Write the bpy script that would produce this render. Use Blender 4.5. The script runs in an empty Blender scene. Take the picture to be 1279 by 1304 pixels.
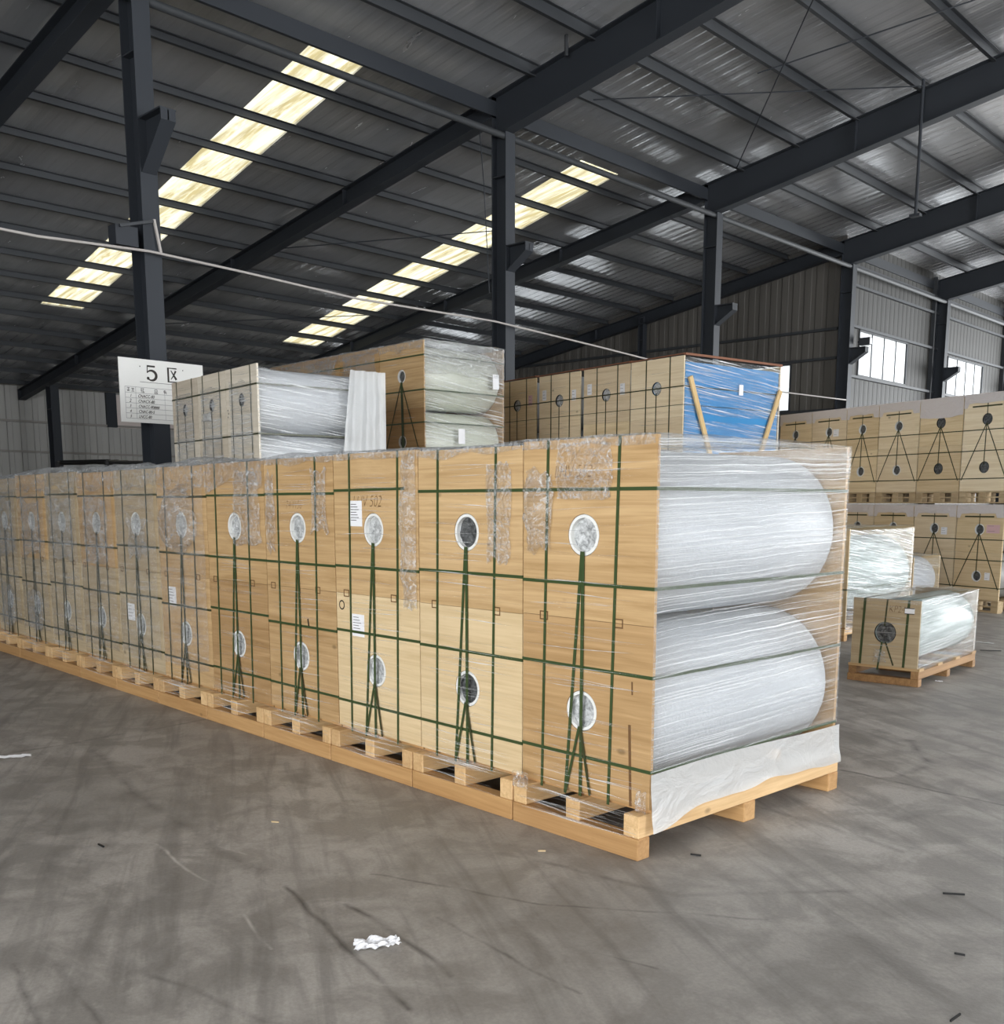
import bpy, bmesh, math, random
from mathutils import Vector, Matrix, noise as mnoise
R = math.radians
PI = math.pi
scn = bpy.context.scene
COL = scn.collection

# ------------------------------------------------------------------ camera
CAM_YAW, CAM_PITCH, CAM_H = 0.7590, 0.1566, 1.6
cam_d = bpy.data.cameras.new('camera')
cam_d.sensor_fit = 'HORIZONTAL'
cam_d.sensor_width = 36.0
cam_d.lens = 36.0 * 1294.3 / 1279.0
cam_d.shift_y = (844.2 - 652.0) / 1279.0
cam_d.clip_start = 0.05
cam_d.clip_end = 300
cam = bpy.data.objects.new('camera', cam_d)
COL.objects.link(cam)
cam.location = (0, 0, CAM_H)
cam.rotation_euler = (PI / 2 - CAM_PITCH, 0, CAM_YAW)
scn.camera = cam

# ------------------------------------------------------------------ sky, light, exposure
world = bpy.data.worlds.new('overcast_sky')
scn.world = world
world.use_nodes = True
world.node_tree.nodes['Background'].inputs[0].default_value = (0.93, 0.97, 1.0, 1)
world.node_tree.nodes['Background'].inputs[1].default_value = 4.2


def area(name, loc, direction, sx, sy, energy, col=(1, 1, 1)):
    l = bpy.data.lights.new(name, 'AREA')
    l.shape = 'RECTANGLE'
    l.size, l.size_y = sx, sy
    l.energy = energy
    l.color = col
    o = bpy.data.objects.new(name, l)
    COL.objects.link(o)
    o.location = loc
    o.rotation_euler = Vector(direction).to_track_quat('-Z', 'Z').to_euler()
    return o


# daylight in the big door openings
area('daylight_right_doors', (17.6, 13.0, 3.2), (-1, 0.0, -0.05), 18, 5.5, 4400, (0.97, 0.98, 1.0))
area('daylight_far_door', (2.0, 52.5, 3.4), (0, -1, -0.02), 28, 6.4, 9000, (0.95, 0.98, 1.0))
area('daylight_near_door', (3.5, -11.6, 3.0), (-0.1, 1, -0.02), 12, 5.0, 2350, (0.97, 0.985, 1.0))

vs = scn.view_settings
vs.view_transform = 'Standard'
vs.look = 'None'
vs.gamma = 1.0
vs.exposure = 0.1
vs.use_curve_mapping = False


# ------------------------------------------------------------------ materials
class NT:
    def __init__(self, name):
        self.m = bpy.data.materials.new(name)
        self.m.use_nodes = True
        self.t = self.m.node_tree
        self.b = self.t.nodes['Principled BSDF']
        self.out = self.t.nodes['Material Output']

    def n(self, kind, **kw):
        nd = self.t.nodes.new(kind)
        for k, v in kw.items():
            setattr(nd, k, v)
        return nd

    def l(self, a, b):
        self.t.links.new(a, b)

    def val(self, sock, v):
        if isinstance(v, bpy.types.NodeSocket):
            self.l(v, sock)
        else:
            sock.default_value = v

    def math(self, op, a, b=0.0, c=None, clamp=False):
        nd = self.n('ShaderNodeMath', operation=op, use_clamp=clamp)
        self.val(nd.inputs[0], a)
        self.val(nd.inputs[1], b)
        if c is not None:
            self.val(nd.inputs[2], c)
        return nd.outputs[0]

    def vmath(self, op, a, b=None, scale=None):
        nd = self.n('ShaderNodeVectorMath', operation=op)
        self.val(nd.inputs[0], a)
        if b is not None:
            self.val(nd.inputs[1], b)
        if scale is not None:
            self.val(nd.inputs['Scale'], scale)
        return nd.outputs['Value'] if op in ('DOT_PRODUCT', 'LENGTH') else nd.outputs[0]

    def coords(self, scale=(1, 1, 1), rand=0.0):
        tc = self.n('ShaderNodeTexCoord')
        v = tc.outputs['Object']
        if rand:
            oi = self.n('ShaderNodeObjectInfo')
            r = self.math('MULTIPLY', oi.outputs['Random'], rand)
            v = self.vmath('ADD', v, self.comb(r, r, r))
        return self.vmath('MULTIPLY', v, scale)

    def comb(self, x, y, z):
        nd = self.n('ShaderNodeCombineXYZ')
        for s, v in zip(nd.inputs, (x, y, z)):
            self.val(s, v)
        return nd.outputs[0]

    def sep(self, v):
        nd = self.n('ShaderNodeSeparateXYZ')
        self.l(v, nd.inputs[0])
        return nd.outputs

    def noise(self, v, scale=1.0, detail=4.0, rough=0.55, dist=0.0):
        nd = self.n('ShaderNodeTexNoise')
        self.l(v, nd.inputs['Vector'])
        nd.inputs['Scale'].default_value = scale
        nd.inputs['Detail'].default_value = detail
        nd.inputs['Roughness'].default_value = rough
        nd.inputs['Distortion'].default_value = dist
        return nd.outputs[0]

    def ramp(self, f, stops):
        nd = self.n('ShaderNodeValToRGB')
        self.val(nd.inputs[0], f)
        el = nd.color_ramp.elements
        while len(el) < len(stops):
            el.new(0.5)
        for e, (p, c) in zip(el, stops):
            e.position = p
            e.color = (c, c, c, 1) if not isinstance(c, tuple) else (c[0], c[1], c[2], 1)
        return nd.outputs[0]

    def mix(self, f, a, b, blend='MIX'):
        nd = self.n('ShaderNodeMix', data_type='RGBA', blend_type=blend)
        self.val(nd.inputs[0], f)
        for s, v in ((nd.inputs[6], a), (nd.inputs[7], b)):
            if isinstance(v, tuple):
                v = (v[0], v[1], v[2], 1)
            self.val(s, v)
        return nd.outputs[2]

    def bump(self, h, strength=0.3, dist=0.01):
        nd = self.n('ShaderNodeBump')
        self.l(h, nd.inputs['Height'])
        nd.inputs['Strength'].default_value = strength
        nd.inputs['Distance'].default_value = dist
        self.l(nd.outputs[0], self.b.inputs['Normal'])
        return nd.outputs[0]

    def set(self, color=None, rough=None, metal=None, spec=None, trans=None):
        if color is not None:
            self.val(self.b.inputs['Base Color'], (color[0], color[1], color[2], 1) if isinstance(color, tuple) else color)
        if rough is not None:
            self.val(self.b.inputs['Roughness'], rough)
        if metal is not None:
            self.val(self.b.inputs['Metallic'], metal)
        if spec is not None:
            self.b.inputs['Specular IOR Level'].default_value = spec
        return self


def srgb(r, g, b):
    f = lambda c: (c / 255 / 12.92) if c <= 10 else ((c / 255 + 0.055) / 1.055) ** 2.4
    return (f(r), f(g), f(b))


def plain(name, color, rough=0.5, metal=0.0, spec=0.5):
    return NT(name).set(color, rough, metal, spec).m


def wood_mat(name, dark, light, axis='X', knots=True):
    t = NT(name)
    sc = {'X': (0.8, 9.0, 12.0), 'Y': (12.0, 0.8, 12.0), 'Z': (12.0, 12.0, 0.8)}[axis]
    v = t.coords(sc, 37.0)
    g1 = t.noise(v, 1.2, 5, 0.6, 1.2)
    sc2 = tuple(s * 6 if s > 2 else s * 1.5 for s in sc)
    g2 = t.noise(t.coords(sc2, 11.0), 1.0, 3, 0.6, 0.2)
    f = t.math('ADD', t.math('MULTIPLY', g1, 0.62), t.math('MULTIPLY', g2, 0.38))
    c = t.ramp(f, [(0.30, dark), (0.50, tuple((a + b) / 2 for a, b in zip(dark, light))), (0.70, light)])
    oi = t.n('ShaderNodeObjectInfo')
    tone = t.ramp(oi.outputs['Random'], [(0.0, (0.86, 0.82, 0.80)), (0.5, (0.98, 0.95, 0.92)), (1.0, (1.06, 1.06, 1.08))])
    c = t.mix(1.0, c, tone, 'MULTIPLY')
    if knots:
        k = t.n('ShaderNodeTexVoronoi')
        t.l(t.coords(tuple(2.2 if s < 2 else 4.0 for s in sc), 91.0), k.inputs['Vector'])
        k.inputs['Scale'].default_value = 1.0
        km = t.ramp(k.outputs['Distance'], [(0.035, 1.0), (0.075, 0.0)])
        c = t.mix(t.math('MULTIPLY', km, 0.55), c, tuple(d * 0.35 for d in dark))
    t.set(c, 0.62, 0.0, 0.35)
    t.bump(f, 0.12, 0.004)
    return t.m


M = {}
M['ply_tan'] = wood_mat('plywood_tan', srgb(162, 130, 86), srgb(206, 176, 132))
M['ply_pale'] = wood_mat('plywood_pale', srgb(198, 174, 132), srgb(228, 208, 170))
M['ply_brown'] = wood_mat('plywood_brown', srgb(154, 122, 80), srgb(196, 164, 120))
M['ply_white'] = wood_mat('plywood_bleached', srgb(206, 196, 176), srgb(232, 224, 208))
M['ply_cream'] = wood_mat('plywood_cream', srgb(220, 200, 162), srgb(246, 232, 202))
M['pine_brown'] = wood_mat('brown_pine', srgb(128, 96, 62), srgb(176, 138, 94), 'Y')
M['ply_straw'] = wood_mat('plywood_straw', srgb(208, 184, 142), srgb(238, 220, 182))
M['ply_grey'] = wood_mat('plywood_grey', srgb(160, 142, 112), srgb(196, 180, 150))
M['pine_y'] = wood_mat('pine_lengthwise', srgb(186, 148, 100), srgb(226, 194, 146), 'Y')
M['pine_x'] = wood_mat('pine_crosswise', srgb(164, 124, 78), srgb(200, 162, 112), 'X')
M['pine_z'] = wood_mat('pine_upright', srgb(204, 172, 118), srgb(232, 206, 156), 'Z')
M['old_pine'] = wood_mat('weathered_pine', srgb(166, 144, 110), srgb(208, 188, 152), 'X', False)
M['strap'] = plain('green_strap', srgb(58, 74, 42), 0.4)
M['strap_dark'] = plain('dark_olive_strap', srgb(58, 62, 36), 0.42)
M['steel'] = plain('painted_dark_steel', srgb(48, 52, 58), 0.6, 0.0, 0.35)
M['steel_purlin'] = plain('galvanised_purlin_steel', srgb(58, 61, 65), 0.6, 0.1)
M['girt_light'] = plain('pale_grey_steel', srgb(150, 146, 140), 0.6)
M['steel_grey'] = plain('grey_steel_tube', srgb(54, 57, 60), 0.7)
M['ink'] = plain('black_marker_ink', srgb(40, 34, 28), 0.6)
M['ink_faint'] = plain('brown_marker_ink', srgb(104, 74, 42), 0.7)
M['paper'] = plain('white_label_paper', srgb(236, 236, 238), 0.5)
M['pink'] = plain('pink_paper', srgb(214, 176, 178), 0.6)
M['black'] = plain('black_plastic', srgb(18, 18, 19), 0.45)
M['rope'] = plain('grey_rope', srgb(178, 172, 168), 0.7)
M['cardboard'] = plain('red_brown_cardboard', srgb(132, 88, 66), 0.8)
M['rubber'] = plain('rubber', srgb(24, 24, 25), 0.8)
M['red'] = plain('dark_red_paint', srgb(110, 30, 26), 0.5)


def roll_mat(name, col, rough=0.3, bs=0.35):
    t = NT(name)
    v = t.coords((1, 1, 1), 23.0)
    fine = t.noise(v, 55, 4, 0.6)
    band = t.noise(t.vmath('MULTIPLY', v, (5, 0.8, 5)), 1.3, 3, 0.5, 0.4)
    c = t.mix(band, tuple(x * 0.86 for x in col), tuple(min(1, x * 1.08) for x in col))
    t.set(c, rough, 0.0, 0.6)
    t.bump(t.math('ADD', t.math('MULTIPLY', fine, 0.4), band), bs, 0.012)
    return t.m


M['roll_white'] = roll_mat('white_film_roll', srgb(196, 200, 204), 0.6, 0.6)
M['roll_green'] = roll_mat('pale_green_film_roll', srgb(212, 216, 202), 0.4, 0.2)
M['roll_clear'] = roll_mat('silvery_film_roll', srgb(158, 172, 168), 0.4, 0.4)
M['roll_blue'] = roll_mat('blue_film_roll', srgb(60, 142, 200), 0.35, 0.3)
M['roll_dark'] = roll_mat('grey_film_roll', srgb(150, 150, 146), 0.4)
M['core'] = plain('white_plastic_core', srgb(226, 226, 222), 0.5)


def plug_mat(name, a, b):
    t = NT(name)
    v = t.coords((1, 1, 1), 17.0)
    f = t.noise(v, 38, 5, 0.65, 0.6)
    t.set(t.ramp(f, [(0.35, a), (0.65, b)]), 0.3, 0.0, 0.6)
    t.bump(f, 0.7, 0.012)
    return t.m


M['plug_grey'] = plug_mat('crumpled_film_plug', srgb(128, 130, 130), srgb(214, 216, 216))
M['plug_dark'] = plug_mat('dark_core_plug', srgb(36, 38, 40), srgb(104, 106, 106))


def film_mat(name, base, streak, zf=70.0, xf=1.1, crinkle=0.0, tint=(0.92, 0.94, 0.95), rough=0.16, lo=0.52, hi=0.72, diag=0.0):
    """Clear stretch film: mostly see-through, milky where it is folded, with real gloss on its wrinkles."""
    t = NT(name)
    p = t.coords((1, 1, 1))
    x, y, z = t.sep(p)
    u = t.math('ADD', x, y)
    warp = t.noise(p, 2.3, 2, 0.5)
    zz = t.math('ADD', z, t.math('MULTIPLY', warp, 0.022))
    zz = t.math('ADD', zz, t.math('MULTIPLY', u, diag))
    v = t.comb(t.math('MULTIPLY', u, xf), t.math('MULTIPLY', zz, zf), 0.0)
    s = t.noise(v, 1.0, 3, 0.6, 0.3)
    v2 = t.comb(t.math('MULTIPLY', u, xf * 0.6), t.math('MULTIPLY', zz, zf * 0.16), 3.0)
    s2 = t.noise(v2, 1.0, 2, 0.5)
    h = t.math('ADD', t.math('MULTIPLY', s, 0.7), t.math('MULTIPLY', s2, 0.6))
    f = t.math('MULTIPLY', t.ramp(s, [(lo, 0.0), (hi, 1.0)]), streak)
    f = t.math('ADD', f, t.math('MULTIPLY', t.ramp(s2, [(0.35, 0.0), (0.7, 1.0)]), base))
    if crinkle:
        vo = t.n('ShaderNodeTexVoronoi', feature='DISTANCE_TO_EDGE')
        t.l(t.vmath('ADD', p, t.comb(warp, warp, warp)), vo.inputs['Vector'])
        vo.inputs['Scale'].default_value = 17
        cr = t.noise(p, 34, 4, 0.65, 1.0)
        h = t.math('ADD', t.math('MULTIPLY', h, 0.4), t.math('ADD', t.math('MULTIPLY', cr, crinkle * 1.6), t.math('MULTIPLY', vo.outputs['Distance'], crinkle * 2)))
        for sc_, wd_ in ((9, 22), (21, 13)):
            q = t.noise(p, sc_, 2, 0.5, 1.4)
            rd = t.math('SUBTRACT', 1.0, t.math('MULTIPLY', t.math('ABSOLUTE', t.math('SUBTRACT', q, 0.5)), wd_), clamp=True)
            f = t.math('ADD', f, t.math('MULTIPLY', rd, crinkle * 0.21))
        f = t.math('ADD', f, t.math('MULTIPLY', t.ramp(cr, [(0.58, 0.0), (0.70, 1.0)]), crinkle * 0.5))
    f = t.math('ADD', f, 0.02, clamp=True)
    t.set(tint, rough + 0.08, 0.0, 0.5)
    t.bump(h, 0.9, 0.014 if crinkle else 0.008)
    tr = t.n('ShaderNodeBsdfTransparent')
    tr.inputs[0].default_value = (0.99, 0.99, 0.99, 1)
    gl = t.n('ShaderNodeBsdfGlossy')
    gl.inputs['Roughness'].default_value = rough
    gl.inputs['Color'].default_value = (0.9, 0.92, 0.93, 1)
    bnode = [n for n in t.t.nodes if n.bl_idname == 'ShaderNodeBump'][0]
    t.l(bnode.outputs[0], gl.inputs['Normal'])
    mx0 = t.n('ShaderNodeMixShader')
    fr = t.n('ShaderNodeFresnel')
    fr.inputs[0].default_value = 1.4
    t.l(bnode.outputs[0], fr.inputs['Normal'])
    t.l(t.math('MULTIPLY', fr.outputs[0], 0.45, clamp=True), mx0.inputs[0])
    t.l(tr.outputs[0], mx0.inputs[1])
    t.l(gl.outputs[0], mx0.inputs[2])
    mx = t.n('ShaderNodeMixShader')
    t.l(f, mx.inputs[0])
    t.l(mx0.outputs[0], mx.inputs[1])
    t.l(t.b.outputs[0], mx.inputs[2])
    t.l(mx.outputs[0], t.out.inputs[0])
    return t.m


M['film_end'] = film_mat('stretch_film_streaked', 0.13, 0.60, 135, 0.55, diag=-0.03)
M['film_end_clear'] = film_mat('stretch_film_taut', 0.12, 0.6, 60, 1.3, diag=0.12)
M['film_front'] = film_mat('stretch_film_folds', 0.25, 0.6, 90, 2.0)
M['film_crinkle'] = film_mat('stretch_film_crinkled', 0.05, 0.15, 30, 3.0, crinkle=0.85)
M['film_veil'] = film_mat('stretch_film_veil', 0.02, 0.16, 34, 2.0, crinkle=0.28)
M['film_blue'] = film_mat('stretch_film_over_blue', 0.12, 0.9, 70, 0.8, diag=0.10, lo=0.53, hi=0.70)


def sheet_mat(name, col, alpha):
    t = NT(name)
    v = t.coords((1, 1, 1))
    f = t.noise(t.vmath('MULTIPLY', v, (4, 4, 7)), 1.0, 4, 0.6, 0.8)
    t.set(col, 0.35, 0.0, 0.6)
    t.bump(f, 0.6, 0.03)
    tr = t.n('ShaderNodeBsdfTransparent')
    mx = t.n('ShaderNodeMixShader')
    mx.inputs[0].default_value = alpha
    t.l(tr.outputs[0], mx.inputs[1])
    t.l(t.b.outputs[0], mx.inputs[2])
    t.l(mx.outputs[0], t.out.inputs[0])
    return t.m


M['sheet'] = sheet_mat('white_plastic_sheet', srgb(200, 200, 198), 0.8)
M['sheet_thin'] = sheet_mat('milky_plastic_sheet', srgb(214, 216, 216), 0.72)
M['cap'] = sheet_mat('white_plastic_cap', srgb(218, 210, 206), 0.95)


def concrete():
    t = NT('worn_concrete')
    p = t.coords((1, 1, 1))
    wob = t.noise(p, 3.0, 2, 0.5)
    px, py, pz = t.sep(p)
    q = t.comb(t.math('ADD', px, t.math('MULTIPLY', t.math('SUBTRACT', wob, 0.5), 0.10)),
               t.math('ADD', py, t.math('MULTIPLY', t.math('SUBTRACT', t.noise(p, 2.1, 2, 0.5), 0.5), 0.10)), 0.0)
    big = t.noise(p, 0.5, 5, 0.6, 0.3)
    mid = t.noise(p, 3.2, 6, 0.65, 0.4)
    fine = t.noise(p, 60, 4, 0.7)
    # skid smears: stretched noise, roughly along the direction trucks turn
    rot = t.n('ShaderNodeVectorRotate', rotation_type='Z_AXIS')
    t.l(p, rot.inputs['Vector'])
    rot.inputs['Angle'].default_value = R(32)
    smear = t.noise(t.vmath('MULTIPLY', rot.outputs[0], (0.7, 7, 1)), 1.0, 4, 0.6, 0.5)
    base = t.mix(t.ramp(big, [(0.3, 0.0), (0.7, 1.0)]), srgb(142, 137, 130), srgb(182, 176, 168))
    base = t.mix(t.math('MULTIPLY', t.ramp(mid, [(0.42, 1.0), (0.58, 0.0)]), 0.55), base, srgb(112, 107, 101))
    base = t.mix(t.math('MULTIPLY', t.ramp(smear, [(0.48, 0.0), (0.66, 1.0)]), 0.5), base, srgb(100, 96, 91))
    base = t.mix(t.math('MULTIPLY', t.ramp(fine, [(0.4, 1.0), (0.6, 0.0)]), 0.16), base, srgb(84, 80, 76))
    tot = None
    tot2 = None
    for (ax, ay, bx, by, w, k) in FLOOR_LINES:
        a = Vector((ax, ay, 0))
        ba = Vector((bx - ax, by - ay, 0))
        pa = t.vmath('SUBTRACT', q, tuple(a))
        h = t.math('MULTIPLY', t.vmath('DOT_PRODUCT', pa, tuple(ba)), 1.0 / ba.length_squared, clamp=True)
        d = t.vmath('LENGTH', t.vmath('SUBTRACT', pa, t.vmath('SCALE', tuple(ba), scale=h)))
        m = t.math('MULTIPLY', t.math('SUBTRACT', 1.0, t.math('DIVIDE', d, w), clamp=True), abs(k))
        if k > 0:
            tot = m if tot is None else t.math('MAXIMUM', tot, m)
        else:
            tot2 = m if tot2 is None else t.math('MAXIMUM', tot2, m)
    brk = t.ramp(t.noise(p, 5.0, 4, 0.6), [(0.35, 0.1), (0.6, 1.0)])
    base = t.mix(t.math('MULTIPLY', tot, brk), base, srgb(52, 49, 47))
    base = t.mix(t.math('MULTIPLY', tot2, brk), base, srgb(196, 190, 182))
    t.set(base, t.ramp(mid, [(0.3, 0.48), (0.7, 0.62)]), 0.0, 0.55)
    t.bump(t.math('ADD', t.math('MULTIPLY', fine, 0.3), mid), 0.2, 0.02)
    return t.m


def fl(u0, v0, u1, v1, w, k):
    """a mark on the floor between two points read from the photograph"""
    out = []
    f, y0 = 1294.3, 844.2
    for u, v in ((u0, v0), (u1, v1)):
        r = Vector((math.cos(CAM_YAW), math.sin(CAM_YAW), 0))
        fw = Vector((-math.sin(CAM_YAW) * math.cos(CAM_PITCH), math.cos(CAM_YAW) * math.cos(CAM_PITCH), -math.sin(CAM_PITCH)))
        up = r.cross(fw)
        d = r * (u - 639.5) / f + up * (y0 - v) / f + fw
        s = CAM_H / -d.z
        out += [d.x * s, d.y * s]
    return (*out, w, k)


FLOOR_LINES = [
    fl(360, 1128, 430, 1192, .020, .75), fl(430, 1192, 520, 1285, .020, .7),
    fl(440, 1150, 500, 1185, .022, .8), fl(500, 1185, 575, 1243, .02, .7),
    fl(556, 1170, 736, 1264, .013, .6), fl(470, 1114, 690, 1150, .014, .6), fl(690, 1150, 980, 1172, .014, .6),
    fl(640, 1085, 860, 1140, .03, .45), fl(860, 1140, 1090, 1135, .03, .4),
    fl(760, 1215, 830, 1232, .012, .6), fl(120, 955, 175, 1015, .05, .45), fl(175, 1015, 330, 1110, .05, .35),
    fl(20, 1230, 45, 1304, .02, .5), fl(70, 1230, 130, 1304, .02, .45), fl(190, 1240, 330, 1300, .02, .4),
    fl(1070, 980, 1279, 1026, .02, .75), fl(1160, 943, 1184, 972, .05, .7), fl(1184, 972, 1150, 990, .05, .6),
    fl(1090, 1060, 1279, 1010, .05, .25), fl(980, 1030, 1150, 1085, .035, .35),
    fl(0, 962, 270, 915, .03, .5),
    fl(198, 1076, 246, 1107, .012, -.8), fl(310, 1165, 347, 1207, .012, -.7), fl(282, 1077, 316, 1088, .012, -.6),
    fl(246, 1107, 275, 1128, .010, -.5), fl(330, 1190, 340, 1198, .008, -.8),
]
M['concrete'] = concrete()


def corrugated(name, col, period, axis, rough=0.5, metal=0.0, depth=0.03, dirt=0.35):
    t = NT(name)
    p = t.coords((1, 1, 1))
    x, y, z = t.sep(p)
    c = {'X': x, 'Y': y}[axis]
    s = t.math('SINE', t.math('MULTIPLY', c, 2 * PI / period))
    rib = t.ramp(t.math('ADD', t.math('MULTIPLY', s, 0.5), 0.5), [(0.25, 0.0), (0.45, 1.0)])
    stretch = {'X': (2.5, 1, 0.25), 'Y': (1, 2.5, 0.25)}[axis]
    d = t.noise(t.vmath('MULTIPLY', p, stretch), 1.0, 5, 0.6, 0.2)
    cc = t.mix(t.math('MULTIPLY', d, dirt * 2), col, tuple(k * 0.55 for k in col))
    t.set(cc, rough, metal, 0.4)
    t.bump(rib, 1.0, depth)
    return t.m


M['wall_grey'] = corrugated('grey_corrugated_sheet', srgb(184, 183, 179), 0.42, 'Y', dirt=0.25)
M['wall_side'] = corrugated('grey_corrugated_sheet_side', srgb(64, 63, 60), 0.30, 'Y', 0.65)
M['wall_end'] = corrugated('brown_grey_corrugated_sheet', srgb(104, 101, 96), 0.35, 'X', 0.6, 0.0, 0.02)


def foil():
    t = NT('silver_foil_roof_lining')
    p = t.coords((1, 1, 1))
    x, y, z = t.sep(p)
    s = t.math('SINE', t.math('MULTIPLY', y, 2 * PI / 0.30))
    rib = t.ramp(t.math('ADD', t.math('MULTIPLY', s, 0.5), 0.5), [(0.3, 0.0), (0.7, 1.0)])
    w1 = t.noise(t.vmath('MULTIPLY', p, (0.9, 3.2, 1)), 1.0, 5, 0.6, 0.6)
    w2 = t.noise(t.vmath('MULTIPLY', p, (3, 9, 1)), 1.0, 4, 0.6, 0.8)
    wn = t.n('ShaderNodeTexWhiteNoise', noise_dimensions='2D')
    t.l(t.comb(t.math('FLOOR', t.math('MULTIPLY', x, 0.28)), t.math('FLOOR', t.math('MULTIPLY', y, 1.15)), 0.0), wn.inputs['Vector'])
    pc = t.ramp(wn.outputs['Value'], [(0.0, (0.60, 0.61, 0.63)), (1.0, (0.80, 0.81, 0.83))])
    c = t.mix(t.math('MULTIPLY', w1, 0.4), pc, (0.2, 0.2, 0.21))
    t.set(c, t.ramp(w1, [(0.3, 0.14), (0.7, 0.28)]), 0.60, 0.5)
    h = t.math('ADD', t.math('MULTIPLY', rib, 0.35), t.math('ADD', t.math('MULTIPLY', w1, 0.9), t.math('MULTIPLY', w2, 0.12)))
    t.bump(h, 0.35, 0.03)
    return t.m


M['foil'] = foil()


def skylight_mat(name, col, stain):
    t = NT(name)
    p = t.coords((1, 1, 1))
    x, y, z = t.sep(p)
    s = t.math('SINE', t.math('MULTIPLY', y, 2 * PI / 0.30))
    rib = t.ramp(t.math('ADD', t.math('MULTIPLY', s, 0.5), 0.5), [(0.2, 0.0), (0.5, 1.0)])
    st = t.noise(t.vmath('MULTIPLY', p, (0.8, 6, 1)), 1.0, 5, 0.65, 0.5)
    c = t.mix(t.ramp(st, [(0.38, 1.0), (0.62, 0.0)]), col, stain)
    c = t.mix(t.math('MULTIPLY', t.math('SUBTRACT', 1.0, rib), 0.3), c, tuple(k * 0.6 for k in stain))
    tl = t.n('ShaderNodeBsdfTranslucent')
    t.l(c, tl.inputs[0])
    df = t.n('ShaderNodeBsdfDiffuse')
    df.inputs[0].default_value = (*tuple(k * 0.5 for k in col), 1)
    mx = t.n('ShaderNodeMixShader')
    mx.inputs[0].default_value = 0.15
    t.l(tl.outputs[0], mx.inputs[1])
    t.l(df.outputs[0], mx.inputs[2])
    t.l(mx.outputs[0], t.out.inputs[0])
    return t.m


M['skylight'] = skylight_mat('yellowed_fibreglass', (0.46, 0.43, 0.33), (0.22, 0.18, 0.09))
M['pane'] = skylight_mat('white_polycarbonate', (0.92, 0.94, 0.95), (0.78, 0.8, 0.8))
M['pale_panel'] = plain('pale_sheet_panel', srgb(226, 214, 208), 0.6)
M['sign'] = plain('white_sign_board', srgb(232, 232, 228), 0.35)
M['grid'] = plain('grey_table_lines', srgb(130, 130, 132), 0.6)


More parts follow.
